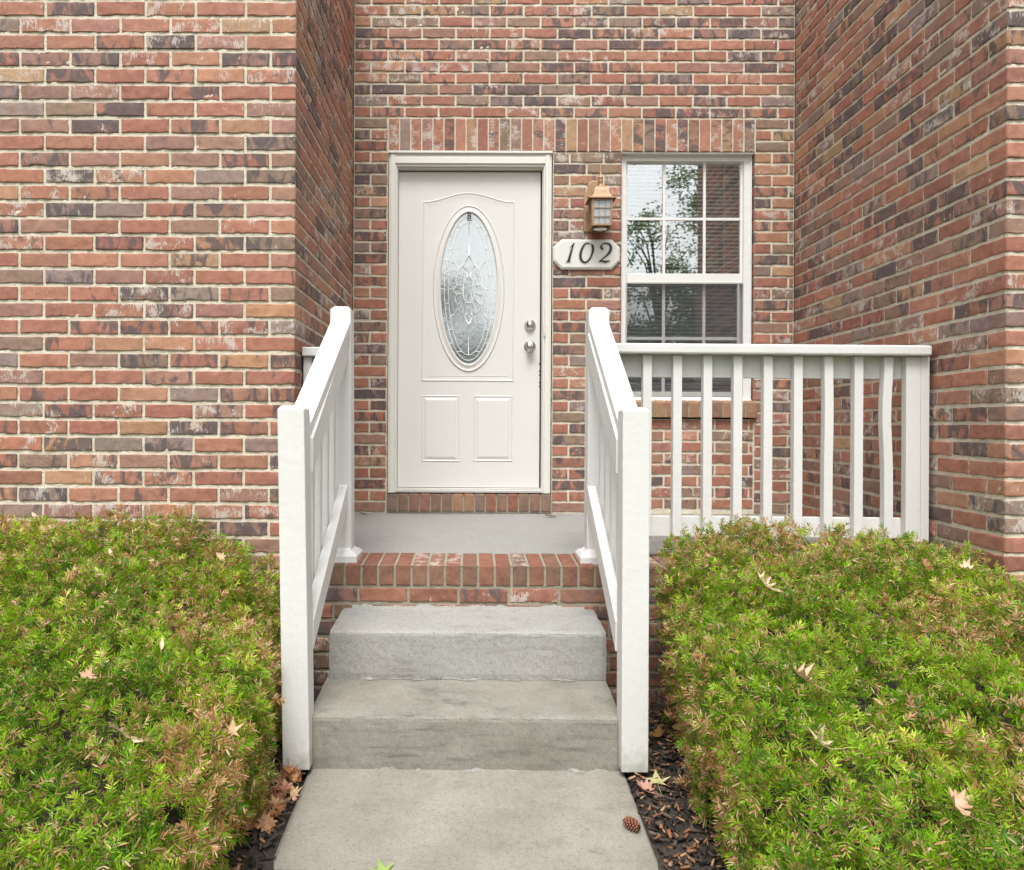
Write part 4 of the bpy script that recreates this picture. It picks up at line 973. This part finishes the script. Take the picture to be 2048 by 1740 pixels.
def hedge(name, F, box, dens, label, seed, group='clipped yew hedges beside the walk'):
    h = empty(name, ((box[0]+box[1])/2, -2.7, -.65), label, 'hedge', group)
    vol = (box[1]-box[0])*(box[3]-box[2])*(box[5]-box[4])
    def sample(n, lo, hi):
        P = np.column_stack([rng.uniform(box[0], box[1], n), rng.uniform(box[2], box[3], n), rng.uniform(box[4], box[5], n)])
        f = F(*P.T); return P[(f > lo) & (f < hi)]
    P = sample(int(vol*dens/.05), -.002, .045)
    P2 = sample(int(vol*dens*.28/.05), .045, .11)
    P3 = sample(int(vol*dens*.16/.05), .11, .19)
    P = np.vstack([P, P2, P3]); N = grad(F, P)
    # thin out in gaps so that dark hollows open up
    d1_, d2_, cen, hid = worley(*P.T)
    keep = rng.random(len(P)) < np.clip(.12+3.2*(d2_-d1_), 0, 1); P, N, cen, hid = P[keep], N[keep], cen[keep], hid[keep]
    n = len(P); NN = 16
    rad = (P-cen+N*.012)/CS; rad /= np.linalg.norm(rad, axis=1)[:, None]+1e-6
    d = N*rng.uniform(.5, 1.0, (n, 1))+rad*.85+rng.normal(0, .26, (n, 3))+np.array([0, 0, .25]); d /= np.linalg.norm(d, axis=1)[:, None]
    out = (d*N).sum(1); d += N*np.clip(.15-out, 0, 2)[:, None]; d /= np.linalg.norm(d, axis=1)[:, None]
    SL = rng.uniform(.028, .050, n)
    side = np.cross(d, rng.normal(0, 1, (n, 3))+N*.2); side /= np.linalg.norm(side, axis=1)[:, None]
    upv = np.cross(side, d)
    flip = np.sign((upv*N).sum(1)); upv *= flip[:, None]; 
    k_ = np.arange(NN); t = (k_//2+.5)/(NN/2); sg_ = np.where(k_ % 2, 1, -1)
    base = P[:, None, :]+d[:, None, :]*(t[None, :, None]**.8-.25)*SL[:, None, None]
    ang = (1.15-.75*t**2)[None, :]+rng.normal(0, .16, (n, NN))
    rollv = rng.normal(.15, .75, (n, NN))
    dirn = d[:, None, :]*np.cos(ang)[..., None]+(side[:, None, :]*sg_[None, :, None]*np.cos(rollv)[..., None]+upv[:, None, :]*np.sin(rollv)[..., None])*np.sin(ang)[..., None]
    LN = (rng.uniform(.0175, .0275, (n, NN))*(1-.28*t**3)[None])
    cut = rng.random((n, NN)) < .34; LN = np.where(cut, LN*.62, LN)
    wv = np.cross(dirn, upv[:, None, :]); wv /= np.linalg.norm(wv, axis=2)[..., None]+1e-9
    W_ = rng.uniform(.0015, .0020, (n, NN))[..., None]
    tip = base+dirn*LN[..., None]-upv[:, None, :]*(LN*.08)[..., None]; mid = base+dirn*(LN*.55)[..., None]
    blunt = np.where(cut, .85, .35)[..., None]
    V_ = np.stack([base-wv*W_*.5, base+wv*W_*.5, mid+wv*W_, tip+wv*W_*blunt, tip-wv*W_*blunt, mid-wv*W_], 2)   # hexagon blade
    V_ = V_.reshape(-1, 3); nb = n*NN; i6 = np.arange(nb)[:, None]*6
    Q = np.concatenate([i6+np.array([0, 1, 2, 5]), i6+np.array([5, 2, 3, 4])])
    # colour: whole sprigs vary in green; brown scorched patches on the clipped surface
    g0 = np.array([.055, .18, .010]); g1 = np.array([.30, .52, .020]); g2 = np.array([.70, .82, .11])
    v = vnoise(P, 6, seed+9)*.15+(hid-.5)*.5+rng.normal(.45, .16, n); v = np.clip(v, 0, 1)[:, None]
    sc_ = np.where(v < .6, g0+(g1-g0)*(v/.6), g1+(g2-g1)*((v-.6)/.4))
    nc = np.repeat(sc_[:, None, :], NN, 1)*rng.uniform(.75, 1.25, (n, NN, 1))
    br = np.clip(.14+.44*np.clip(vnoise(P, 5, seed+1)+.10, 0, 1)+.22*np.clip(vnoise(P, 27, seed+2), 0, 1)+.16*(N[:, 2] < .45)+.16*np.clip((P[:, 1]+2.5)/.5, 0, 1), 0, .8)
    Fd = F(*P.T); br *= np.where(Fd < .03, 1.0, .35)
    dead = rng.random((n, NN)) < br[:, None]*(.55+.9*(rng.random((n, 1)) < .5))
    b0, b1, b2 = np.array([.58, .32, .17]), np.array([.72, .53, .33]), np.array([.45, .20, .09])
    pick = rng.random((n, NN, 1)); bc_ = np.where(pick < .5, b0, np.where(pick < .8, b1, b2))*rng.uniform(.75, 1.2, (n, NN, 1))
    nc = np.where(dead[..., None], bc_, nc)
    cc = np.repeat(nc.reshape(-1, 1, 3), 6, 1)
    # clipped ends dry out tan
    ct = cut.reshape(-1) & (rng.random(nb) < .6); tipc = np.array([.66, .47, .27])
    cc[ct, 3] = tipc; cc[ct, 4] = tipc
    fo = np_mesh('foliage', V_, Q, [NEEDLE], h, cc.reshape(-1, 3))
    # sprig stems and branches
    st_v = np.stack([P-d*SL[:, None]*.5-side*.0009, P-d*SL[:, None]*.5+side*.0009, P+d*SL[:, None]*.72+side*.0006, P+d*SL[:, None]*.72-side*.0006], 1).reshape(-1, 3)
    np_mesh('twigs', st_v, np.arange(n*4).reshape(n, 4), [CHIP], h, np.tile([.16, .14, .05], (n*4, 1)))
    mb = MBd(); cx_, cyy = (box[0]+box[1])/2, -2.7
    inner = sample(9000, .12, .5)[:420]
    for p in inner:
        a = Vector((cx_+(p[0]-cx_)*.45, cyy+(p[1]-cyy)*.5, -.62)); e_ = Vector(p); mid_ = a.lerp(e_, .5)+Vector((random.uniform(-.05, .05), random.uniform(-.05, .05), random.uniform(0, .08)))
        mb.tube([a, mid_, e_], [.009, .006, .003], 5)
    mb.build('branches', [BARK], h)
    # solid dark core sheet, painted stand-in for the shade inside the hedge
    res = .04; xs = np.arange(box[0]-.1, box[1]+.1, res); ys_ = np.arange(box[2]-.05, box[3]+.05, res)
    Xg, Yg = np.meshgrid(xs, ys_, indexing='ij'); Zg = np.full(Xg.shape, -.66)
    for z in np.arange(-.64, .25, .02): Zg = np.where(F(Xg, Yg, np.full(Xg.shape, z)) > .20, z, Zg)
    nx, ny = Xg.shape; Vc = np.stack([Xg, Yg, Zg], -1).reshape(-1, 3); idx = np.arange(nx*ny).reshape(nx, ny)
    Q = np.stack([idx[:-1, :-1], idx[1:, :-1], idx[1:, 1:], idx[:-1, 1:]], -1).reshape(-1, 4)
    np_mesh('dark_hedge_core', Vc, Q, [SOIL_SHADE], h)
    return h
DENS = 3700
hedge('yew_hedge', F_left, (-2.3, -.50, -3.9, -1.55, -.62, .26), DENS, 'broad clipped yew hedge left of the walk, green with browned tips', 1)
hedge('yew_hedge', F_right, (.52, 2.1, -3.9, -1.55, -.62, .26), DENS, 'broad clipped yew hedge right of the walk, in front of the porch railing', 2)
hedge('yew_hedge', F_far, (1.85, 2.75, -3.9, -1.85, -.62, .26), DENS*.9, 'yew shrub at the far right edge below the right brick corner', 3)

# ------------------------------------------------------------------ fallen leaves
def leaf_outline(kind):
    if kind == 'star':
        tips = [(0, 1.0), (.78, .52), (.62, -.38), (-.62, -.38), (-.78, .52)]; pts = []
        order = [(-.06, -.30), (-.62, -.50), (-.34, -.08), (-.92, .30), (-.26, .26), (0, 1.05), (.26, .26), (.92, .30), (.34, -.08), (.62, -.50), (.06, -.30)]
        return order
    if kind == 'oak':
        return [(-.04, -1), (-.22, -.6), (-.12, -.45), (-.5, -.3), (-.2, -.05), (-.62, .2), (-.22, .35), (-.42, .7), (-.1, .65), (0, 1), (.12, .62), (.45, .66), (.2, .3), (.6, .14), (.2, -.08), (.48, -.34), (.12, -.45), (.2, -.62), (.04, -1)]
    if kind == 'blade':
        return [(-.02, -1), (-.2, -.6), (-.34, 0), (-.24, .55), (0, 1), (.24, .55), (.34, 0), (.2, -.6), (.02, -1)]
    return [(-.03, -.75), (-.3, -.62), (-.2, -.42), (-.62, -.45), (-.5, -.2), (-.95, .1), (-.6, .2), (-.72, .5), (-.34, .42), (-.3, .7), (-.14, .62), (0, 1), (.16, .6), (.32, .72), (.34, .42), (.74, .48), (.6, .18), (.95, .06), (.5, -.2), (.6, -.46), (.2, -.42), (.3, -.62), (.03, -.75)]
def leaf_mesh(kind, size, curl, twist, col, seed):
    r_ = random.Random(seed); out = leaf_outline(kind); n = len(out); rings = [1, .66, .33]; V_ = []; 
    f1, f2 = r_.uniform(0, 6), r_.uniform(1.5, 3)
    def P(x, y):
        z = curl*(x*x*.9+.35*y*y)+twist*x*y+.09*sin(f2*2*x+f1)+.07*sin(3.1*y+f1)
        a = curl*.9*y; return (x*size*.5*(1-.25*abs(curl)), (y-.1*curl*y*y)*size*.5, z*size*.5)
    for q in rings:
        for x, y in out: V_.append(P(x*q*r_.uniform(.96, 1.04), y*q*r_.uniform(.97, 1.03)))
    V_.append(P(0, 0)); F = []
    for j in range(2):
        for i in range(n): F.append((j*n+i, j*n+(i+1) % n, (j+1)*n+(i+1) % n, (j+1)*n+i))
    F += [(2*n+i, 2*n+(i+1) % n, 3*n) for i in range(n)]
    me = bpy.data.meshes.new('fallen_leaf')
    b0 = len(V_); y0 = min(y for _, y in out)        # petiole
    pts = [P(0, y0*.4), P(0, y0), P(.06, y0-.35), P(.16, y0-.75)]
    w = size*.010
    for p in pts: V_ += [(p[0]-w, p[1], p[2]), (p[0]+w, p[1], p[2]), (p[0], p[1], p[2]+w*1.5)]
    for i in range(3):
        for k_ in range(3): F.append((b0+i*3+k_, b0+i*3+(k_+1) % 3, b0+i*3+3+(k_+1) % 3, b0+i*3+3+k_))
    me.from_pydata(V_, [], F); me.update()
    a = me.color_attributes.new('bc', 'FLOAT_COLOR', 'POINT'); arr = np.ones((len(V_), 4), np.float32)
    arr[:, :3] = np.array(col)*np.clip(1+np.random.default_rng(seed).normal(0, .08, (len(V_), 1)), .7, 1.3); a.data.foreach_set('color', arr.ravel())
    me.polygons.foreach_set('use_smooth', [True]*len(F)); return me
def leaf(x, y, z, kind, size, col, label, rot, curl=.5, twist=.2, group=None, seed=0, cat='leaf'):
    o = link('fallen_leaf', leaf_mesh(kind, size, curl, twist, col, seed), DRY); o.location = (x, y, z); o.rotation_euler = rot
    return tag(o, label, cat, group)
def surf(F, x, y):
    z = np.arange(.3, -.66, -.004); f = F(np.full(z.shape, x), np.full(z.shape, y), z); i = np.argmax(f > 0); return float(z[i])
TAN, PINK, RUST, CREAM, ORG = (.56, .38, .23), (.56, .35, .24), (.30, .13, .06), (.70, .55, .38), (.42, .19, .05)
# LEAVES_ON_HEDGE
GH = 'dry leaves fallen on the hedges'
HL = [
 ('L', -1.72, -1.72, 'blade', .055, CREAM, 'pale cream leaf high on the back of the left hedge, farthest left', 1.4),
 ('L', -1.64, -1.78, 'maple', .060, PINK, 'pinkish leaf at the back of the left hedge beside the pale cream one', .4),
 ('L', -1.221, -1.82, 'blade', .045, PINK, 'small pink leaf at the back edge of the left hedge, midway along the brick', 2.0),
 ('L', -.924, -1.93, 'maple', .050, TAN, 'tan leaf near the back right corner of the left hedge', 1.0),
 ('L', -1.351, -2.15, 'oak', .060, RUST, 'rust brown curled leaf on the upper middle of the left hedge', .2),
 ('L', -1.28, -2.02, 'blade', .034, CREAM, 'tiny cream leaf tip just behind the rust brown curled leaf', .6),
 ('L', -.875, -2.56, 'blade', .040, CREAM, 'small upright cream leaf in the middle of the left hedge', .3),
 ('L', -.993, -2.74, 'maple', .046, PINK, 'small folded pink tan leaf on the lower left hedge', 1.8),
 ('L', -.812, -2.94, 'oak', .085, CREAM, 'long curled cream leaf lying across the lower left hedge', 2.2),
 ('L', -.615, -2.755, 'star', .060, TAN, 'drooping tan star leaf on the walk side of the left hedge', .5),
 ('R', .845, -1.96, 'blade', .055, PINK, 'pale pink blade leaf at the back left of the right hedge', 1.3),
 ('R', 1.014, -2.09, 'oak', .088, CREAM, 'large cream oak leaf on the upper left of the right hedge', .7),
 ('R', .874, -2.678, 'maple', .070, TAN, 'crumpled tan leaf in the middle of the right hedge', .9),
 ('R', .856, -2.834, 'star', .075, CREAM, 'spread cream star leaf below the crumpled tan one on the right hedge', 1.2),
 ('R', 1.345, -2.04, 'blade', .030, PINK, 'tiny pink leaf on the upper right hedge under the railing', 1.0),
 ('R', 1.612, -2.0, 'oak', .060, RUST, 'dark rust leaf standing on edge below the railing end post', .1),
 ('R', 1.485, -2.223, 'blade', .062, ORG, 'orange brown leaf lying flat on the right hedge below the dark rust one', 1.5),
 ('R', 1.13, -2.465, 'blade', .030, PINK, 'small curled pink leaf near the centre of the right hedge', 1.1),
 ('R', 1.508, -2.507, 'oak', .070, PINK, 'pinkish crumpled leaf near the right edge of the right hedge', .5),
 ('R', 1.042, -3.069, 'maple', .060, PINK, 'pink tan curled leaf low on the right hedge near the bottom of the picture', .3),
 ('R', 1.109, -3.161, 'oak', .050, CREAM, 'cream leaf at the bottom right corner of the right hedge', 2.4),
 ('R', 1.66, -2.28, 'oak', .060, PINK, 'reddish pink curled leaf on the far right of the hedge', 1.9),
 ('R', 1.80, -1.93, 'maple', .060, CREAM, 'pale leaf at the back of the right hedge against the brick return', .9),
]
for i, (sd_, x, y, kind, size, col, label, rz) in enumerate(HL):
    F = F_left if sd_ == 'L' else (F_right if sd_ == 'R' else F_far)
    z = surf(F, x, y)+.018
    leaf(x, y, z+.002, kind, size*1.25, tuple(min(.85, c*1.2) for c in col), label, (radians(random.uniform(18, 40)), radians(random.uniform(-25, 25)), rz), random.uniform(.6, 1.3), random.uniform(-.6, .6), GH, 100+i)
# heap of leaves left of the walk and leaves on the mulch at the right
def gzz(y): return gz(y)
hc = [(.60, .36, .20), (.50, .25, .11), (.66, .46, .28), (.44, .20, .09), (.56, .31, .16), (.42, .19, .11)]
GP = 'brown leaves heaped at the foot of the left railing post'
pr2 = random.Random(11); used = set()
for row in range(60):
    y = pr2.uniform(-2.50, -2.20); x = pr2.uniform(-.69+.10*(-2.10-y), -.560); kd = pr2.choice(['maple', 'oak', 'maple', 'star'])
    lb = f"{['cinnamon', 'chestnut', 'pale tan', 'dark brown', 'ochre brown', 'reddish brown'][row % 6]} {dict(maple='maple', oak='lobed', star='star shaped')[kd]} leaf {'at the back' if y > -2.3 else ('in the middle' if y > -2.4 else 'at the front')} of the heap, {'hedge side' if x < -.62 else 'walk side'}"
    if lb in used: continue
    used.add(lb)
    leaf(x, y, gz(y)+.032+.035*pr2.random(), kd, pr2.uniform(.055, .09), hc[row % 6], lb, (radians(pr2.uniform(-45, 45)), radians(pr2.uniform(-45, 45)), pr2.uniform(0, 6.28)), pr2.uniform(.3, 1.2), pr2.uniform(-.5, .5), GP, 300+row)
GR = 'leaves on the mulch right of the steps'
leaf(.605, -2.235, gz(-2.235)+.042, 'star', .105, (.62, .60, .30), 'flat pale yellow star leaf lying beside the foot of the right railing post', (radians(14), radians(-4), radians(-8)), .12, .1, GR, 401)
leaf(.555, -2.285, gz(-2.285)+.046, 'maple', .085, (.52, .29, .22), 'pinkish brown leaf half on the walk beside the yellow star leaf', (radians(12), radians(8), .7), .5, .2, GR, 402)
leaf(.640, -2.27, gz(-2.27)+.040, 'oak', .05, (.34, .17, .10), 'small brown leaf just right of the pinkish brown one', (.3, .2, 2.1), .6, .2, GR, 403)
leaf(.70, -1.62, gz(-1.6)+.05, 'maple', .10, (.42, .24, .15), 'brown leaf on the mulch behind the right railing post, uppermost of three', (.7, .2, .9), .5, .3, GR, 404)
leaf(.695, -1.80, gz(-1.8)+.05, 'oak', .085, (.46, .27, .17), 'tan lobed leaf on the mulch behind the right railing post, middle of three', (.6, -.2, 2.0), .8, .3, GR, 405)
leaf(.685, -1.90, gz(-1.9)+.05, 'maple', .085, (.33, .17, .06), 'rusty leaf on the mulch behind the right railing post, lowest of three', (.4, .3, 4.0), .6, -.3, GR, 406)
leaf(.565, -1.70, gz(-1.7)+.05, 'maple', .07, (.28, .12, .06), 'dark brown leaf in the gap between the steps and the brick', (.5, .2, 1.0), .6, .3, GR, 407)
leaf(-.235, -2.665, gz(-2.66)+.030, 'star', .085, (.30, .44, .12), 'fresh green star leaf on the walk at the bottom edge of the picture', (radians(10), 0, radians(25)), .15, .1, None, 408)
leaf(-.66, -.10, .004, 'oak', .06, (.10, .06, .04), 'dark curled leaf on the porch floor in the left corner by the door', (.2, .1, 1.5), .3, .1, None, 409)
leaf(.47, -.16, .002, 'blade', .085, (.16, .10, .08), 'thin dark dry leaf on the porch floor right of the door', (.05, 0, 1.35), .2, .1, None, 410)
# ------------------------------------------------------------------ pine cone
pc = empty('pine_cone', (.474, -2.47, -.63), 'small reddish brown pine cone lying on the right side of the walk', 'pine cone')
Vc, Qc, Cc = [], [], []; a0 = 0; L = .052; ax = Vector((.62, -.72, -.12)).normalized(); uu = ax.cross(Vector((0, 0, 1))).normalized(); vv = ax.cross(uu); cc0 = Vector((.474, -2.47, gz(-2.47)+.024+.018)) 
for i in range(78):
    t = i/77; r = .0145*math.sin(pi*(.10+.80*t))**.8+.002; a = i*2.39996; p = cc0+ax*(t-.5)*L
    rd = uu*cos(a)+vv*sin(a); tg = ax.cross(rd); tipd = (rd*.8-ax*.55).normalized(); w = .0052*(1-.35*abs(t-.45))
    q0 = p+rd*r*.35; q1 = p+rd*r*.8-ax*.001; q2 = p+rd*r+tipd*.004; th = ax*.0012
    k0 = len(Vc); Vc += [q0-tg*w*.5, q0+tg*w*.5, q1+tg*w, q2+tg*w*.35, q2-tg*w*.35, q1-tg*w]; Vc += [v_+th for v_ in Vc[k0:k0+6]]
    Qc += [(k0, k0+1, k0+2, k0+5), (k0+5, k0+2, k0+3, k0+4), (k0+6, k0+7, k0+8, k0+11), (k0+11, k0+8, k0+9, k0+10), (k0+2, k0+3, k0+9, k0+8), (k0+3, k0+4, k0+10, k0+9), (k0+4, k0+5, k0+11, k0+10)]
    cs = [(.05, .014, .010)]*2+[(.13, .030, .020)]+[(.46, .22, .13)]*2+[(.13, .030, .020)]; Cc += cs*2
np_mesh('scales', [tuple(v_) for v_ in Vc], Qc, [CONE], pc, np.array(Cc))
mb = MBd(); mb.tube([cc0-ax*L*.48, cc0-ax*L*.2, cc0+ax*L*.2, cc0+ax*L*.46], [.004, .009, .008, .003], 8); mb.build('core', [BARK], pc)

# ------------------------------------------------------------------ trees across the street (seen mirrored in the glass)
def tree(x, y, h, cr_, label, n=9000, trunk_h=None, seed=0, col=(.13, .21, .06), lf=1.0):
    r_ = np.random.default_rng(seed); t = empty('tree', (x, y, gz(y)), label, 'tree', 'trees across the street')
    zb5 = gz(y); th = trunk_h or h*.35; mb = MBd()
    mb.tube([(x, y, zb5-.1), (x+.05, y, zb5+th*.5), (x, y+.1, zb5+th), (x+.1, y, zb5+h*.8)], [h*.017, h*.013, h*.010, h*.004], 10)
    cl = []
    for i in range(26):
        a, u = r_.uniform(0, 2*pi), r_.uniform(0, 1); rad = cr_*(1-.55*u**1.5)*r_.uniform(.45, 1); c_ = np.array([x+rad*cos(a), y+rad*sin(a), zb5+th+(h-th)*u])
        cl.append(c_); mb.tube([(x, y, zb5+th*.8+(h-th)*u*.55), tuple((c_+np.array([x, y, zb5+th+(h-th)*u*.7]))/2), tuple(c_)], [h*.004, h*.003, h*.0015], 6)
    mb.build('trunk', [BARK], t)
    cl = np.array(cl); sub = cl[r_.integers(0, len(cl), 170)]+r_.normal(0, 1, (170, 3))*np.array([cr_*.19, cr_*.19, cr_*.15])
    k_ = r_.integers(0, 170, n); P = sub[k_]+r_.normal(0, 1, (n, 3))*np.array([.075, .075, .055])*cr_
    s = r_.uniform(.035, .065, (n, 1))*max(1, h/9)*lf; A = r_.normal(0, 1, (n, 3)); A /= np.linalg.norm(A, axis=1)[:, None]; B_ = np.cross(A, r_.normal(0, 1, (n, 3))); B_ /= np.linalg.norm(B_, axis=1)[:, None]
    V_ = np.stack([P-A*s, P+B_*s*.5, P+A*s, P-B_*s*.5], 1).reshape(-1, 3)
    c2 = np.array(col)*r_.uniform(.6, 1.5, (n, 1)); np_mesh('crown', V_, np.arange(n*4).reshape(n, 4), [TREEM], t, np.repeat(c2, 4, 0))
tree(6.7, -15.8, 8.6, 2.8, 'broad green tree across the street, right of the walk', 30000, 2.0, 1)
tree(4.9, -15.2, 6.9, 1.5, 'slender young green tree across the street, left of the broad one', 3600, 2.6, 7, (.15, .24, .06))
tree(-1.2, -30, 7.4, 4.2, 'low rounded dark tree across the street, straight ahead of the door', 24000, 1.0, 2, (.04, .075, .025), 2.0)
tree(5.4, -33, 8.0, 4.6, 'bushy tree far across the street, right of the rounded one', 24000, 1.0, 3, (.045, .08, .025), 2.0)
tree(-9.0, -31, 8.5, 4.2, 'tall tree far across the street on the left', 12000, 1.6, 4, (.05, .09, .025), 2.0)
tree(11.5, -30, 7.5, 4.0, 'dark tree far across the street on the right', 12000, 1.4, 5, (.045, .08, .025), 2.0)
